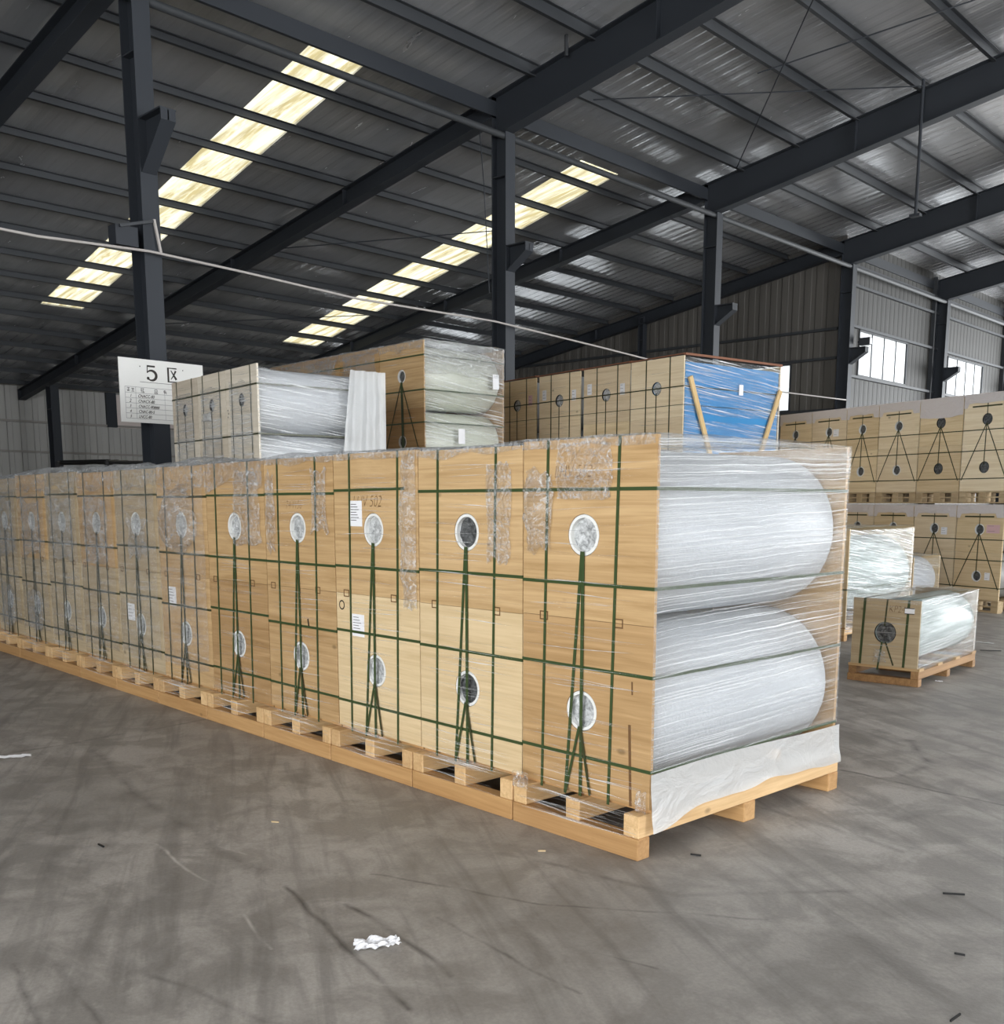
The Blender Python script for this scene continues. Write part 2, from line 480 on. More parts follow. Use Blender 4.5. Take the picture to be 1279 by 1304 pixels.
# ------------------------------------------------------------------ mesh helpers
class MB:
    def __init__(self):
        self.v, self.f = [], []

    def add(self, verts, faces):
        k = len(self.v)
        self.v += [tuple(p) for p in verts]
        self.f += [tuple(i + k for i in f) for f in faces]
        return self

    def box(self, x0, x1, y0, y1, z0, z1):
        p = [(x, y, z) for z in (z0, z1) for y in (y0, y1) for x in (x0, x1)]
        return self.add(p, [(0, 2, 3, 1), (4, 5, 7, 6), (0, 1, 5, 4), (2, 6, 7, 3), (0, 4, 6, 2), (1, 3, 7, 5)])

    def bar(self, p0, p1, w, t, nrm=(0, 0, 1)):
        """a straight bar p0-p1: w across, t along nrm"""
        p0, p1 = Vector(p0), Vector(p1)
        d = (p1 - p0).normalized()
        n = Vector(nrm)
        n = (n - d * n.dot(d)).normalized()
        s = d.cross(n)
        c = []
        for p in (p0, p1):
            for a, b in ((-1, -1), (1, -1), (1, 1), (-1, 1)):
                c.append(p + s * (a * w / 2) + n * (b * t / 2))
        return self.add(c, [(3, 2, 1, 0), (4, 5, 6, 7), (0, 1, 5, 4), (1, 2, 6, 5), (2, 3, 7, 6), (3, 0, 4, 7)])

    def tube(self, pts, r, n=8):
        pts = [Vector(p) for p in pts]
        rings = []
        up = Vector((0, 0, 1))
        for i, p in enumerate(pts):
            d = (pts[min(i + 1, len(pts) - 1)] - pts[max(i - 1, 0)]).normalized()
            a = d.cross(up if abs(d.z) < 0.95 else Vector((1, 0, 0))).normalized()
            b = d.cross(a)
            rings.append([p + (a * math.cos(2 * PI * k / n) + b * math.sin(2 * PI * k / n)) * r for k in range(n)])
        vs_ = [q for ring in rings for q in ring]
        fs = []
        for i in range(len(pts) - 1):
            for k in range(n):
                k2 = (k + 1) % n
                fs.append((i * n + k, i * n + k2, (i + 1) * n + k2, (i + 1) * n + k))
        fs.append(tuple(range(n - 1, -1, -1)))
        fs.append(tuple((len(pts) - 1) * n + k for k in range(n)))
        return self.add(vs_, fs)

    def lathe_y(self, prof, cx, cz, n=40, closed=False):
        """profile of (radius, y) turned about the Y axis through (cx, cz)"""
        vs_, fs = [], []
        for r, y in prof:
            for k in range(n):
                a = 2 * PI * k / n
                vs_.append((cx + r * math.cos(a), y, cz + r * math.sin(a)))
        m = len(prof)
        for i in range(m if closed else m - 1):
            j = (i + 1) % m
            for k in range(n):
                k2 = (k + 1) % n
                fs.append((i * n + k, j * n + k, j * n + k2, i * n + k2))
        return self.add(vs_, fs)

    def grid(self, nu, nv, fn):
        vs_ = [fn(i / nu, j / nv) for j in range(nv + 1) for i in range(nu + 1)]
        fs = [(j * (nu + 1) + i, j * (nu + 1) + i + 1, (j + 1) * (nu + 1) + i + 1, (j + 1) * (nu + 1) + i)
              for j in range(nv) for i in range(nu)]
        return self.add(vs_, fs)

    def poly(self, pts2, y0, y1):
        """outline of (x, z) extruded from y0 to y1"""
        n = len(pts2)
        vs_ = [(x, y0, z) for x, z in pts2] + [(x, y1, z) for x, z in pts2]
        fs = [tuple(range(n)), tuple(range(2 * n - 1, n - 1, -1))]
        fs += [(i, i + n, (i + 1) % n + n, (i + 1) % n) for i in range(n)]
        return self.add(vs_, fs)

    def build(self, name, mat, parent=None, bevel=0.0, smooth=False, fixn=True):
        me = bpy.data.meshes.new(name)
        me.from_pydata(self.v, [], self.f)
        if fixn:
            bm = bmesh.new()
            bm.from_mesh(me)
            bmesh.ops.recalc_face_normals(bm, faces=bm.faces)
            bm.to_mesh(me)
            bm.free()
        if smooth:
            me.polygons.foreach_set('use_smooth', [True] * len(me.polygons))
        me.materials.append(mat)
        o = bpy.data.objects.new(name, me)
        COL.objects.link(o)
        if parent:
            o.parent = parent
        if bevel:
            b = o.modifiers.new('edge', 'BEVEL')
            b.width = bevel
            b.segments = 1
            b.limit_method = 'ANGLE'
        return o


def mb():
    return MB()


def tag(o, label=None, cat=None, group=None, kind=None):
    if label:
        o['label'] = label
    if cat:
        o['category'] = cat
    if group:
        o['group'] = group
    if kind:
        o['kind'] = kind
    return o


def struct(o, label=None, cat=None):
    return tag(o, label, cat, None, 'structure')


def empty(name, loc, rz=0.0):
    o = bpy.data.objects.new(name, None)
    COL.objects.link(o)
    o.location = loc
    o.rotation_euler = (0, 0, rz)
    o.empty_display_size = 0.2
    return o


def writing(name, body, size, origin, plane, parent, mat, shear=0.0, thin=0.0, squash=1.0, align='LEFT'):
    """flat lettering; plane 'front' faces -Y, 'right' faces +X"""
    cu = bpy.data.curves.new(name, 'FONT')
    cu.body = body
    cu.size = size
    cu.shear = shear
    cu.offset = thin
    cu.align_x = align
    cu.resolution_u = 3
    tmp = bpy.data.objects.new(name + '_tmp', cu)
    COL.objects.link(tmp)
    bpy.context.view_layer.update()
    me = bpy.data.meshes.new_from_object(tmp.evaluated_get(bpy.context.evaluated_depsgraph_get()))
    bpy.data.objects.remove(tmp)
    bpy.data.curves.remove(cu)
    ox, oy, oz = origin
    for v in me.vertices:
        a, b = v.co.x * squash, v.co.y
        v.co = (ox + a, oy, oz + b) if plane == 'front' else (ox, oy + a, oz + b)
    me.materials.clear()
    me.materials.append(mat)
    me.name = name
    o = bpy.data.objects.new(name, me)
    COL.objects.link(o)
    if parent:
        o.parent = parent
    return o


# ------------------------------------------------------------------ building
X_WALL, X_COL, X_RIDGE, X_RIGHT = -34.4, -13.0, 4.0, 18.0
Y_NEAR, Y_STEP, Y_FAR = -12.0, 27.34, 53.0
FR_Y = [6.94, 13.74, 20.54, 27.34, 34.14, 40.94]
SL = 0.16


def roof_z(x):
    return 8.78 + SL * ((x if x <= X_RIDGE else 2 * X_RIDGE - x) - X_COL)


struct(mb().box(X_WALL, X_RIGHT, Y_NEAR, Y_FAR, -0.12, 0.0).build('floor', M['concrete']))

# roof lining with two openings for the skylight strips
SKY = [(-26.9, -13.95, 10.35, 11.42, 0.081), (-27.3, -14.2, 17.35, 18.62, 0.12)]   # x0, x1, y0, y1 at x1, drift
XS = sorted({X_WALL, -27.3, -26.9, -14.2, -13.95, X_COL, X_RIDGE, X_RIGHT})


def sky_edge(k, x, side):
    x0, x1, y0, y1, dr = SKY[k]
    return (y0, y1)[side] + dr * (x1 - x)


ceil = mb()


def roof_quad(xa, xb, ya0, ya1, yb0, yb1):
    pts = [(xa, ya0), (xb, yb0), (xb, yb1), (xa, ya1)]
    v = [(x, y, roof_z(x)) for x, y in pts] + [(x, y, roof_z(x) + 0.06) for x, y in pts]
    ceil.add(v, [(0, 3, 2, 1), (4, 5, 6, 7), (0, 1, 5, 4), (1, 2, 6, 5), (2, 3, 7, 6), (3, 0, 4, 7)])


for xa, xb in zip(XS, XS[1:]):
    yend = Y_STEP + 0.26 if xb <= X_COL else Y_FAR + 0.1
    ea, eb = Y_NEAR, Y_NEAR
    for k, (x0, x1, y0, y1, dr) in enumerate(SKY):
        if xa >= x0 - 1e-6 and xb <= x1 + 1e-6:
            roof_quad(xa, xb, ea, sky_edge(k, xa, 0), eb, sky_edge(k, xb, 0))
            ea, eb = sky_edge(k, xa, 1), sky_edge(k, xb, 1)
    roof_quad(xa, xb, ea, yend, eb, yend)
roof_quad(X_COL - 0.3, X_COL, Y_STEP + 0.26, Y_FAR + 0.1, Y_STEP + 0.26, Y_FAR + 0.1)
struct(ceil.build('ceiling', M['foil']))
for k, (x0, x1, y0, y1, dr) in enumerate(SKY):
    m_ = mb()
    pts = [(x0, sky_edge(k, x0, 0)), (x1, sky_edge(k, x1, 0)), (x1, sky_edge(k, x1, 1)), (x0, sky_edge(k, x0, 1))]
    m_.add([(x, y, roof_z(x) + 0.03) for x, y in pts], [(0, 1, 2, 3)])
    lab = ('long yellowed skylight strip over the 5 sign, nearer of the two',
           'long yellowed skylight strip behind the second steel column, farther of the two')[k]
    struct(m_.build('window_%d' % (k + 4), M['skylight'], fixn=False), lab, 'skylight')


def wall_x(name, x0, x1, y0, y1, z1f, holes, mat, along='Y'):
    """upright wall; along Y (thin in x) or along X (thin in y); holes (a0,a1,z0,z1) sorted along it"""
    m_ = mb()

    def seg(a0, a1, z0, z1a, z1b):
        if along == 'Y':
            p = [(x0, a0), (x1, a0), (x1, a1), (x0, a1)]
            t4 = [z1a, z1a, z1b, z1b]
        else:
            p = [(a0, y0), (a1, y0), (a1, y1), (a0, y1)]
            t4 = [z1a, z1b, z1b, z1a]
        v = [(x, y, z0) for x, y in p] + [(x, y, z) for (x, y), z in zip(p, t4)]
        m_.add(v, [(0, 3, 2, 1), (4, 5, 6, 7), (0, 1, 5, 4), (1, 2, 6, 5), (2, 3, 7, 6), (3, 0, 4, 7)])
    a, end = (y0, y1) if along == 'Y' else (x0, x1)
    for h0, h1, z0, z1 in holes:
        if h0 > a:
            seg(a, h0, 0, z1f(a), z1f(h0))
        if z0 > 0:
            seg(h0, h1, 0, z0, z0)
        seg(h0, h1, z1, z1f(h0), z1f(h1))
        a = h1
    seg(a, end, 0, z1f(a), z1f(end))
    return struct(m_.build(name, mat))


zf = lambda x: roof_z(x) + 0.02
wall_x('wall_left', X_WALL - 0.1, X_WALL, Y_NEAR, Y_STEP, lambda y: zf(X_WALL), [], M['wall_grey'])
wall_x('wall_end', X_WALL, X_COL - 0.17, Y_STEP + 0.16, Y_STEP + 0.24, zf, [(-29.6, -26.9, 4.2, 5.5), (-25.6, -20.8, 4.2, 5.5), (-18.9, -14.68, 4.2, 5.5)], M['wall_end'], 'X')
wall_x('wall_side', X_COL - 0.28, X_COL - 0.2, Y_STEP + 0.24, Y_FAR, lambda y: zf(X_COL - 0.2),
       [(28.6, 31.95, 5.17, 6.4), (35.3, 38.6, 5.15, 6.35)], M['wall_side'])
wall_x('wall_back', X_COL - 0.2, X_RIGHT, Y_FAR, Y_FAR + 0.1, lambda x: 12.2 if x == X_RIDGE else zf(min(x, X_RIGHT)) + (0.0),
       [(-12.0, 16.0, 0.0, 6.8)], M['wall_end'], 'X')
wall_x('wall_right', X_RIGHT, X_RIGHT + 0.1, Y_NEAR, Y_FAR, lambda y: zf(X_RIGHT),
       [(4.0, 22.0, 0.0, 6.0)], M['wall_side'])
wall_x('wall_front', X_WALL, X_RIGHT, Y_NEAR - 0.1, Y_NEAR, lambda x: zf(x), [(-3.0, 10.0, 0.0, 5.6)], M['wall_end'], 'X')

# windows: panes with frames
def window(idx, p0, p1, z0, z1, axis, nm, label):
    m_ = mb()
    if axis == 'Y':
        x = p0[0]
        m_.add([(x, p0[1], z0), (x, p1[1], z0), (x, p1[1], z1), (x, p0[1], z1)], [(0, 1, 2, 3)])
    else:
        y = p0[1]
        m_.add([(p0[0], y, z0), (p1[0], y, z0), (p1[0], y, z1), (p0[0], y, z1)], [(0, 1, 2, 3)])
    w = struct(m_.build('window_%d' % idx, M['pane'], fixn=False), label, 'window')
    fr = mb()
    a, b = Vector((*p0, 0)), Vector((*p1, 0))
    off = Vector((0.05, 0, 0)) if axis == 'Y' else Vector((0, -0.05, 0))
    nr = off.normalized()
    for k in range(nm + 1):
        q = a.lerp(b, k / nm) + off
        wd = 0.05 if k in (0, nm) else 0.018
        fr.bar((q.x, q.y, z0), (q.x, q.y, z1), wd, 0.03, nr)
    for z in (z0, z1):
        fr.bar(a + off + Vector((0, 0, z)), b + off + Vector((0, 0, z)), 0.05, 0.03, nr)
    fr.build('window_frame', M['steel_purlin'], w)


window(1, (-18.9, Y_STEP + 0.2), (-14.68, Y_STEP + 0.2), 4.2, 5.5, 'X', 5, 'bright window in the brown end wall above the blue ended crate')
window(2, (X_COL - 0.24, 28.6), (X_COL - 0.24, 31.95), 5.17, 6.4, 'Y', 4, 'bright window in the ribbed side wall, nearer of the two')
window(3, (X_COL - 0.24, 35.3), (X_COL - 0.24, 38.6), 5.15, 6.35, 'Y', 4, 'bright window in the ribbed side wall, partly behind a bracket')

window(6, (-25.6, Y_STEP + 0.2), (-20.8, Y_STEP + 0.2), 4.2, 5.5, 'X', 6, 'end wall window behind the blue ended row of crates')
window(7, (-29.6, Y_STEP + 0.2), (-26.9, Y_STEP + 0.2), 4.2, 5.5, 'X', 4, 'end wall window farthest left, behind the second row of crates')

# pale panel on the left wall, beside the column
pp = mb().box(X_WALL, X_WALL + 0.05, 16.9, 20.4, 4.15, 5.25).build('trim_1', M['pale_panel'])
struct(pp, 'pale sheet panel on the left wall behind the sign', 'panel')
struct(mb().box(X_WALL, X_WALL + 0.12, 16.55, 16.9, 4.15, 5.3).build('trim_2', M['steel']), 'dark upright strip beside the pale panel on the left wall', 'strip')


def h_column(x, y, z1, dx, dy, name='column'):
    m_ = mb()
    t = 0.016
    m_.box(x - dx / 2, x - dx / 2 + t, y - dy / 2, y + dy / 2, 0, z1)
    m_.box(x + dx / 2 - t, x + dx / 2, y - dy / 2, y + dy / 2, 0, z1)
    m_.box(x - dx / 2 + t, x + dx / 2 - t, y - t / 2, y + t / 2, 0, z1)
    for z in (0.02, z1 - 0.7, z1 - 0.02):
        m_.box(x - dx / 2 + t, x + dx / 2 - t, y - dy / 2 + 0.01, y + dy / 2 - 0.01, z - 0.01, z + 0.01)
    m_.box(x - dx / 2 - 0.06, x + dx / 2 + 0.06, y - dy / 2 - 0.06, y + dy / 2 + 0.06, 0, 0.02)
    return m_.build(name, M['steel'])


def corbel(parent, x, y, zt, L=0.45, h=0.42):
    """crane bracket standing out from a column towards +X"""
    m_ = mb()
    m_.box(x, x + L, y - 0.11, y + 0.11, zt - 0.02, zt)
    v = [(x, zt - 0.02), (x + L, zt - 0.02), (x + L, zt - 0.14), (x, zt - h)]
    m_.poly(v, y - 0.008, y + 0.008)
    m_.bar((x, y, zt - h), (x + L, y, zt - 0.14), 0.2, 0.014, (-1, 0, 1))
    m_.box(x + L - 0.02, x + L, y - 0.1, y + 0.1, zt - 0.15, zt - 0.02)
    m_.build('corbel', M['steel'], parent)


COL_TXT = ['nearest, carrying the 5 sign', 'second along the column line, centre of the hall',
           'third along the column line, behind the blue ended crate', 'at the corner of the end wall, dark',
           'between the two side wall windows', 'beyond the far side wall window']
for i, y in enumerate(FR_Y):
    c = h_column(X_COL, y, 7.92, 0.34, 0.24)
    struct(c, 'dark painted steel column ' + COL_TXT[i], 'column')
    zt = [6.42, 6.05, 5.95, 5.75, 5.85, 5.85][i]
    corbel(c, X_COL + 0.17, y, zt, 0.55 if i == 0 else 0.45, 0.65 if i == 0 else 0.42)

for i, y in enumerate([6.94, 13.74, 20.54]):
    c = h_column(-32.0, y, roof_z(-32) - 0.62, 0.34, 0.26)
    struct(c, 'dark steel column by the left wall, ' + ('out of sight to the left', 'seen left of the 5 sign', 'behind the sign')[i], 'column')
for i, x in enumerate([-26.6, -19.8]):
    c = h_column(x, Y_STEP, roof_z(x) - 0.3, 0.2, 0.2)
    struct(c, 'slim wind column against the brown end wall, ' + ('farther left', 'nearer the corner')[i], 'column')


def rafter(y, x0, zl0, zu0, x1, zl1, zu1, label):
    m_ = mb()
    t = 0.016
    w = 0.24
    m_.poly([(x0, zl0), (x1, zl1), (x1, zu1), (x0, zu0)], y - 0.006, y + 0.006)
    m_.bar((x0, y, zl0), (x1, y, zl1), w, t, (0, 0, 1))
    m_.bar((x0, y, zu0), (x1, y, zu1), w, t, (0, 0, 1))
    n = 5
    for k in range(n + 1):
        f = k / n
        x = x0 + (x1 - x0) * f
        m_.box(x - 0.006, x + 0.006, y - w / 2 + 0.01, y + w / 2 - 0.01, zl0 + (zl1 - zl0) * f, zu0 + (zu1 - zu0) * f)
    return struct(m_.build('rafter', M['steel']), label, 'beam')


RT = ['nearest, in the top left corner', 'rising over the middle column', 'rising over the third column', 'rising over the corner of the end wall',
      'above the column between the side wall windows', 'farthest along the hall']
for i, y in enumerate(FR_Y):
    if i <= 3:
        rafter(y, X_WALL + 0.1, roof_z(X_WALL) - 0.2 - 0.30, roof_z(X_WALL) - 0.2, X_COL - 0.17, roof_z(X_COL) - 0.2 - 0.36, roof_z(X_COL) - 0.22,
               'dark sloping roof beam of the left aisle, ' + RT[i])
    rafter(y, X_COL - 0.17, 7.9, roof_z(X_COL) - 0.22, X_RIDGE, roof_z(X_RIDGE) - 0.75, roof_z(X_RIDGE) - 0.2,
           'deep dark sloping roof beam of the main hall, ' + RT[i])

# purlins run across the rafters
k = 0
x = X_WALL + 0.5
while x < X_RIDGE - 0.3:
    yend = Y_STEP if x < X_COL else Y_FAR
    if abs(x - X_COL) > 0.3:
        z = roof_z(x) - 0.01
        ph_ = 0.14 if x < X_COL else 0.22
        m_ = mb()
        m_.box(x - 0.004, x + 0.004, Y_NEAR, yend, z - ph_, z)
        m_.box(x, x + 0.065, Y_NEAR, yend, z - ph_, z - ph_ + 0.008)
        m_.box(x, x + 0.065, Y_NEAR, yend, z - 0.012, z - 0.004)
        m_.box(x + 0.06, x + 0.066, Y_NEAR, yend, z - ph_, z - ph_ + 0.025)
        k += 1
        side = 'left aisle' if x < X_COL else 'main hall'
        struct(m_.build('purlin', M['steel_purlin']), None, None)
    x += 1.27
# eave strut along the column line
struct(mb().tube([(X_COL + 0.1, Y_NEAR, 7.86), (X_COL + 0.1, Y_FAR, 7.86)], 0.055, 12).build('strut', M['steel_grey'], smooth=True),
       'long grey round strut joining the tops of the columns', 'beam')
struct(mb().box(X_COL - 0.22, X_COL - 0.16, Y_NEAR, Y_FAR, 8.25, 8.5).build('trim_3', M['steel']))

# girts (wall rails)
for z in (3.2, 4.16, 5.3):
    struct(mb().box(X_WALL, X_WALL + 0.09, Y_NEAR, Y_STEP, z, z + 0.07).build('girt', M['girt_light']))
for z in (4.12, 5.52, 6.3):
    struct(mb().box(X_WALL, X_COL - 0.3, Y_STEP + 0.06, Y_STEP + 0.16, z, z + 0.07).build('girt', M['steel_purlin']))
for z in (5.07, 6.42, 7.5, 8.0):
    struct(mb().box(X_COL - 0.2, X_COL - 0.1, Y_STEP + 0.3, Y_FAR, z, z + 0.07).build('girt', M['steel_purlin']))
for i, y in enumerate((33.75, 40.5)):
    struct(mb().box(X_COL - 0.2, X_COL - 0.08, y - 0.06, y + 0.02, 0, 8.6).build('trim_%d' % (4 + i), M['steel_purlin']))

# bracing rods under the roof, hanging rods, pipe
def rod(p0, p1, r, label, name='brace_rod'):
    tag(mb().tube([p0, p1], r, 6).build(name, M['steel']), label, 'rod', None, 'structure')


def rz(x, y, dz=-0.3):
    return (x, y, roof_z(x) + dz)


rod(rz(-12.1, 15.1), rz(-8.3, 20.1), 0.012, 'thin bracing rod under the main roof, running away from the middle column')
rod(rz(-8.2, 15.6), rz(-12.2, 20.1), 0.012, 'thin bracing rod under the main roof, crossing the one from the middle column')
rod(rz(-9.9, 16.9), rz(-6.2, 18.1), 0.012, 'thin bracing rod high under the main roof')
rod(rz(-20.5, 14.0), rz(-16.9, 18.2), 0.012, 'thin bracing rod under the left aisle roof beside the farther skylight')
rod(rz(-26.5, 14.0), rz(-23.0, 19.6), 0.012, 'thin bracing rod at the low end of the farther skylight')
tag(mb().tube([(-11.45, 13.58, 8.72), (-11.45, 13.58, 9.9)], 0.035, 10).build('hanging_pipe', M['steel_purlin'], smooth=True),
    'grey upright pipe fixed to the deep beam at the top of the picture', 'pipe')
tag(mb().tube([(-8.4, 20.36, 7.05), (-8.4, 20.36, 9.45)], 0.03, 10).box(-8.5, -8.3, 20.3, 20.42, 7.0, 7.05).build('hanging_rod', M['steel']),
    'dark rod hanging down from the third deep beam at the right', 'rod')
tag(mb().tube([(-13.0, 13.15, 7.85), (-12.95, 13.2, 7.0), (-12.9, 13.28, 5.2)], 0.008, 6).build('hanging_wire', M['steel']),
    'thin dark wire hanging beside the middle column', 'wire')

# floodlight on the corner column
t_ = empty('floodlight', (X_COL + 0.22, 27.75, 5.85))
tag(t_, 'small grey floodlight on the corner column next to the window', 'lamp')
mb().box(0, 0.3, -0.06, 0.1, 0, 0.2).build('housing', M['steel_purlin'], t_, 0.01)
mb().bar((-0.05, 0, 0.1), (0.0, 0, 0.1), 0.05, 0.05).build('bracket', M['steel'], t_)
mb().box(0.3, 0.31, -0.05, 0.09, 0.02, 0.18).build('lens', M['paper'], t_)

# rope strung along the columns
rp = []
key = [(-6.0, 4.9), (2.0, 4.76), (5.4, 4.71), (6.82, 4.78), (8.2, 4.74), (10.2, 4.66), (13.2, 4.70), (16.2, 4.58), (19.6, 4.42), (23.2, 4.28), (26.9, 4.34)]
for (y0, z0), (y1, z1) in zip(key, key[1:]):
    for s in range(4):
        f = s / 4
        rp.append((X_COL + 0.30, y0 + (y1 - y0) * f, z0 + (z1 - z0) * f))
rp.append((X_COL + 0.30, *key[-1]))
tag(mb().tube(rp, 0.017, 8).build('rope', M['rope'], smooth=True), 'pale grey rope strung along the columns', 'rope')
t_ = empty('rope_bracket', (X_COL + 0.18, 6.94, 4.83))
tag(t_, 'bent metal bracket holding the rope on the nearest column', 'bracket')
mb().bar((0.02, -0.45, 0.22), (0.02, 0.02, 0.36), 0.035, 0.03, (1, 0, 0)).build('arm', M['steel_purlin'], t_)
mb().bar((0.02, 0.02, 0.38), (0.05, 0.08, -0.04), 0.03, 0.03, (1, 0, 0)).build('stay', M['rope'], t_)
mb().box(-0.2, 0.0, -0.5, -0.2, 0.0, 0.24).build('junction_box', M['steel'], t_)

# ------------------------------------------------------------------ zone sign on the nearest column
sg = empty('zone_sign', (X_COL + 0.2, 6.36, 2.63))
tag(sg, 'white sign board reading 5 with a handwritten table, on the nearest column', 'sign')
SW, SH = 1.2, 0.81
mb().box(0, 0.012, 0, SW, 0, SH).build('board', M['sign'], sg)


def ribbon2(pts, width, off=0.0):
    m_ = mb()
    x = 0.0135 + off
    n = len(pts)
    L, Rr = [], []
    for i, (a, b) in enumerate(pts):
        p0, p1 = pts[max(i - 1, 0)], pts[min(i + 1, n - 1)]
        d = Vector((p1[0] - p0[0], p1[1] - p0[1])).normalized()
        w = width[i] if isinstance(width, (list, tuple)) else width
        L.append((x, a - d.y * w / 2, b + d.x * w / 2))
        Rr.append((x, a + d.y * w / 2, b - d.x * w / 2))
    vs_ = L + Rr
    m_.add(vs_, [(i, i + 1, n + i + 1, n + i) for i in range(n - 1)])
    return m_


def join(*ms):
    o = mb()
    for m_ in ms:
        o.add(m_.v, m_.f)
    return o


# figure five: flag, stem and bowl
arc = [(0.445 + 0.068 * math.cos(R(a)), 0.612 + 0.062 * math.sin(R(a))) for a in range(150, -141, -15)]
wid = [0.012 + 0.026 * max(0.0, math.sin((i + 0.5) / len(arc) * PI)) ** 1.3 for i in range(len(arc))]
blob = [(0.398 + 0.02 * math.cos(R(a)), 0.573 + 0.02 * math.sin(R(a))) for a in range(0, 360, 30)]
bl = mb().add([(0.0137, a, b) for a, b in blob], [tuple(range(12))])
five = join(ribbon2([(0.392, 0.735), (0.388, 0.64)], 0.012), ribbon2([(0.386, 0.728), (0.5, 0.728)], [0.024, 0.022], 0.0002), ribbon2(arc, wid, 0.0001), bl)
five.build('numeral', M['ink'], sg)
# the character for zone: a box open to the right with a cross inside
zone = join(ribbon2([(0.685, 0.735), (0.685, 0.545)], 0.026), ribbon2([(0.68, 0.728), (0.81, 0.728)], [0.012, 0.016], 0.0002),
            ribbon2([(0.68, 0.552), (0.82, 0.552)], [0.012, 0.016], 0.0002),
            ribbon2([(0.725, 0.70), (0.765, 0.64), (0.80, 0.585)], [0.012, 0.022, 0.032], 0.0004),
            ribbon2([(0.795, 0.70), (0.765, 0.64), (0.722, 0.585)], [0.026, 0.018, 0.01], 0.0006))
zone.build('character', M['ink'], sg)
ribbon2([(0.28, 0.52), (0.83, 0.52)], 0.005).build('rule', M['ink'], sg)
grid = []
ys = [0.07, 0.215, 0.95]
zs = [0.05, 0.115, 0.18, 0.245, 0.31, 0.375, 0.45]
for a in ys + [0.62]:
    if a == 0.62:
        grid.append(ribbon2([(a, 0.05), (a, 0.375)], 0.003))
    else:
        grid.append(ribbon2([(a, zs[0]), (a, zs[-1])], 0.004))
for b in zs:
    grid.append(ribbon2([(ys[0], b), (ys[-1], b)], 0.004, 0.0001))
join(*grid).build('table_lines', M['grid'], sg)
for body, a, b, s in (('5', 0.12, 0.06, 0.05), ('4', 0.12, 0.125, 0.05), ('3', 0.12, 0.19, 0.05), ('2', 0.12, 0.255, 0.06), ('1', 0.13, 0.32, 0.055),
                      ('CNACC-80', 0.24, 0.32, 0.055), ('CNACX-80', 0.24, 0.255, 0.055), ('CNACC-80###', 0.24, 0.19, 0.052),
                      ('CNAC-80-5', 0.24, 0.125, 0.052), ('LNCC-80', 0.24, 0.06, 0.052)):
    writing('handwriting', body, s, (0.0142, a, b), 'right', sg, M['ink'], 0.3, 0.0008, 0.85)
hd = []


def strokes(cx, cz, s, segs):
    for (x0, z0, x1, z1) in segs:
        hd.append(ribbon2([(cx + x0 * s, cz + z0 * s), (cx + x1 * s, cz + z1 * s)], 0.006, 0.0006))


strokes(0.09, 0.39, 0.05, [(0.1, .9, .9, .9), (.5, .9, .5, .1), (.1, .5, .45, .2), (.1, .1, .9, .1), (.6, .6, .9, .4)])
strokes(0.15, 0.39, 0.05, [(0.1, .8, .9, .8), (.2, .5, .9, .5), (.5, .9, .5, 0), (.1, .05, .9, .05)])
strokes(0.28, 0.385, 0.055, [(.05, .9, .45, .9), (.25, .9, .25, 0), (.05, .5, .45, .5), (.5, .9, .95, .9), (.72, .9, .55, 0), (.6, .5, .95, 0), (.5, .02, .95, .02)])
strokes(0.47, 0.385, 0.055, [(.2, .9, .2, .4), (.2, .9, .8, .9), (.8, .9, .8, .4), (.2, .4, .8, .4), (.05, .2, .4, .2), (.6, .2, .95, .2), (.05, 0, .95, 0)])
strokes(0.60, 0.385, 0.055, [(.1, .7, .5, .9), (.3, .8, .3, 0), (.1, .5, .9, .5), (.6, .9, .6, .1), (.6, .3, .9, .1)])
join(*hd).build('heading', M['ink'], sg)
pins = mb()
for a in (0.29, 0.90):
    pins.add([(0.0136, a + 0.008 * math.cos(R(q)), 0.715 + 0.008 * math.sin(R(q))) for q in range(0, 360, 45)], [tuple(range(8))])
pins.build('screw', M['ink'], sg)


# ------------------------------------------------------------------ crates of film rolls
RNG = random.Random(5)


def plate(W0, W1, Z0, Z1, y0, y1, hole=None, nseg=36):
    """plywood panel between x W0..W1 and z Z0..Z1; hole (cx, cz, r)"""
    m_ = mb()
    if not hole:
        return m_.box(W0, W1, y0, y1, Z0, Z1)
    cx, cz, r = hole
    ang = {2 * PI * k / nseg for k in range(nseg)}
    for X in (W0, W1):
        for Z in (Z0, Z1):
            ang.add(math.atan2(Z - cz, X - cx) % (2 * PI))
    ang = sorted(ang)
    inn, out = [], []
    for a in ang:
        c, s = math.cos(a), math.sin(a)
        tt = min(((W1 - cx) / c) if c > 1e-9 else ((W0 - cx) / c) if c < -1e-9 else 1e9,
                 ((Z1 - cz) / s) if s > 1e-9 else ((Z0 - cz) / s) if s < -1e-9 else 1e9)
        inn.append((cx + r * c, cz + r * s))
        out.append((cx + tt * c, cz + tt * s))
    n = len(ang)
    v = [(x, y, z) for y in (y0, y1) for ring in (inn, out) for x, z in ring]
    f = []
    for i in range(n):
        j = (i + 1) % n
        f += [(i, j, n + j, n + i), (2 * n + i, 3 * n + i, 3 * n + j, 2 * n + j), (i, 2 * n + i, 2 * n + j, j), (n + i, n + j, 3 * n + j, 3 * n + i)]
    return m_.add(v, f)


def nz(x, y, z, s=1.0):
    return mnoise.noise(Vector((x * s, y * s, z * s)))


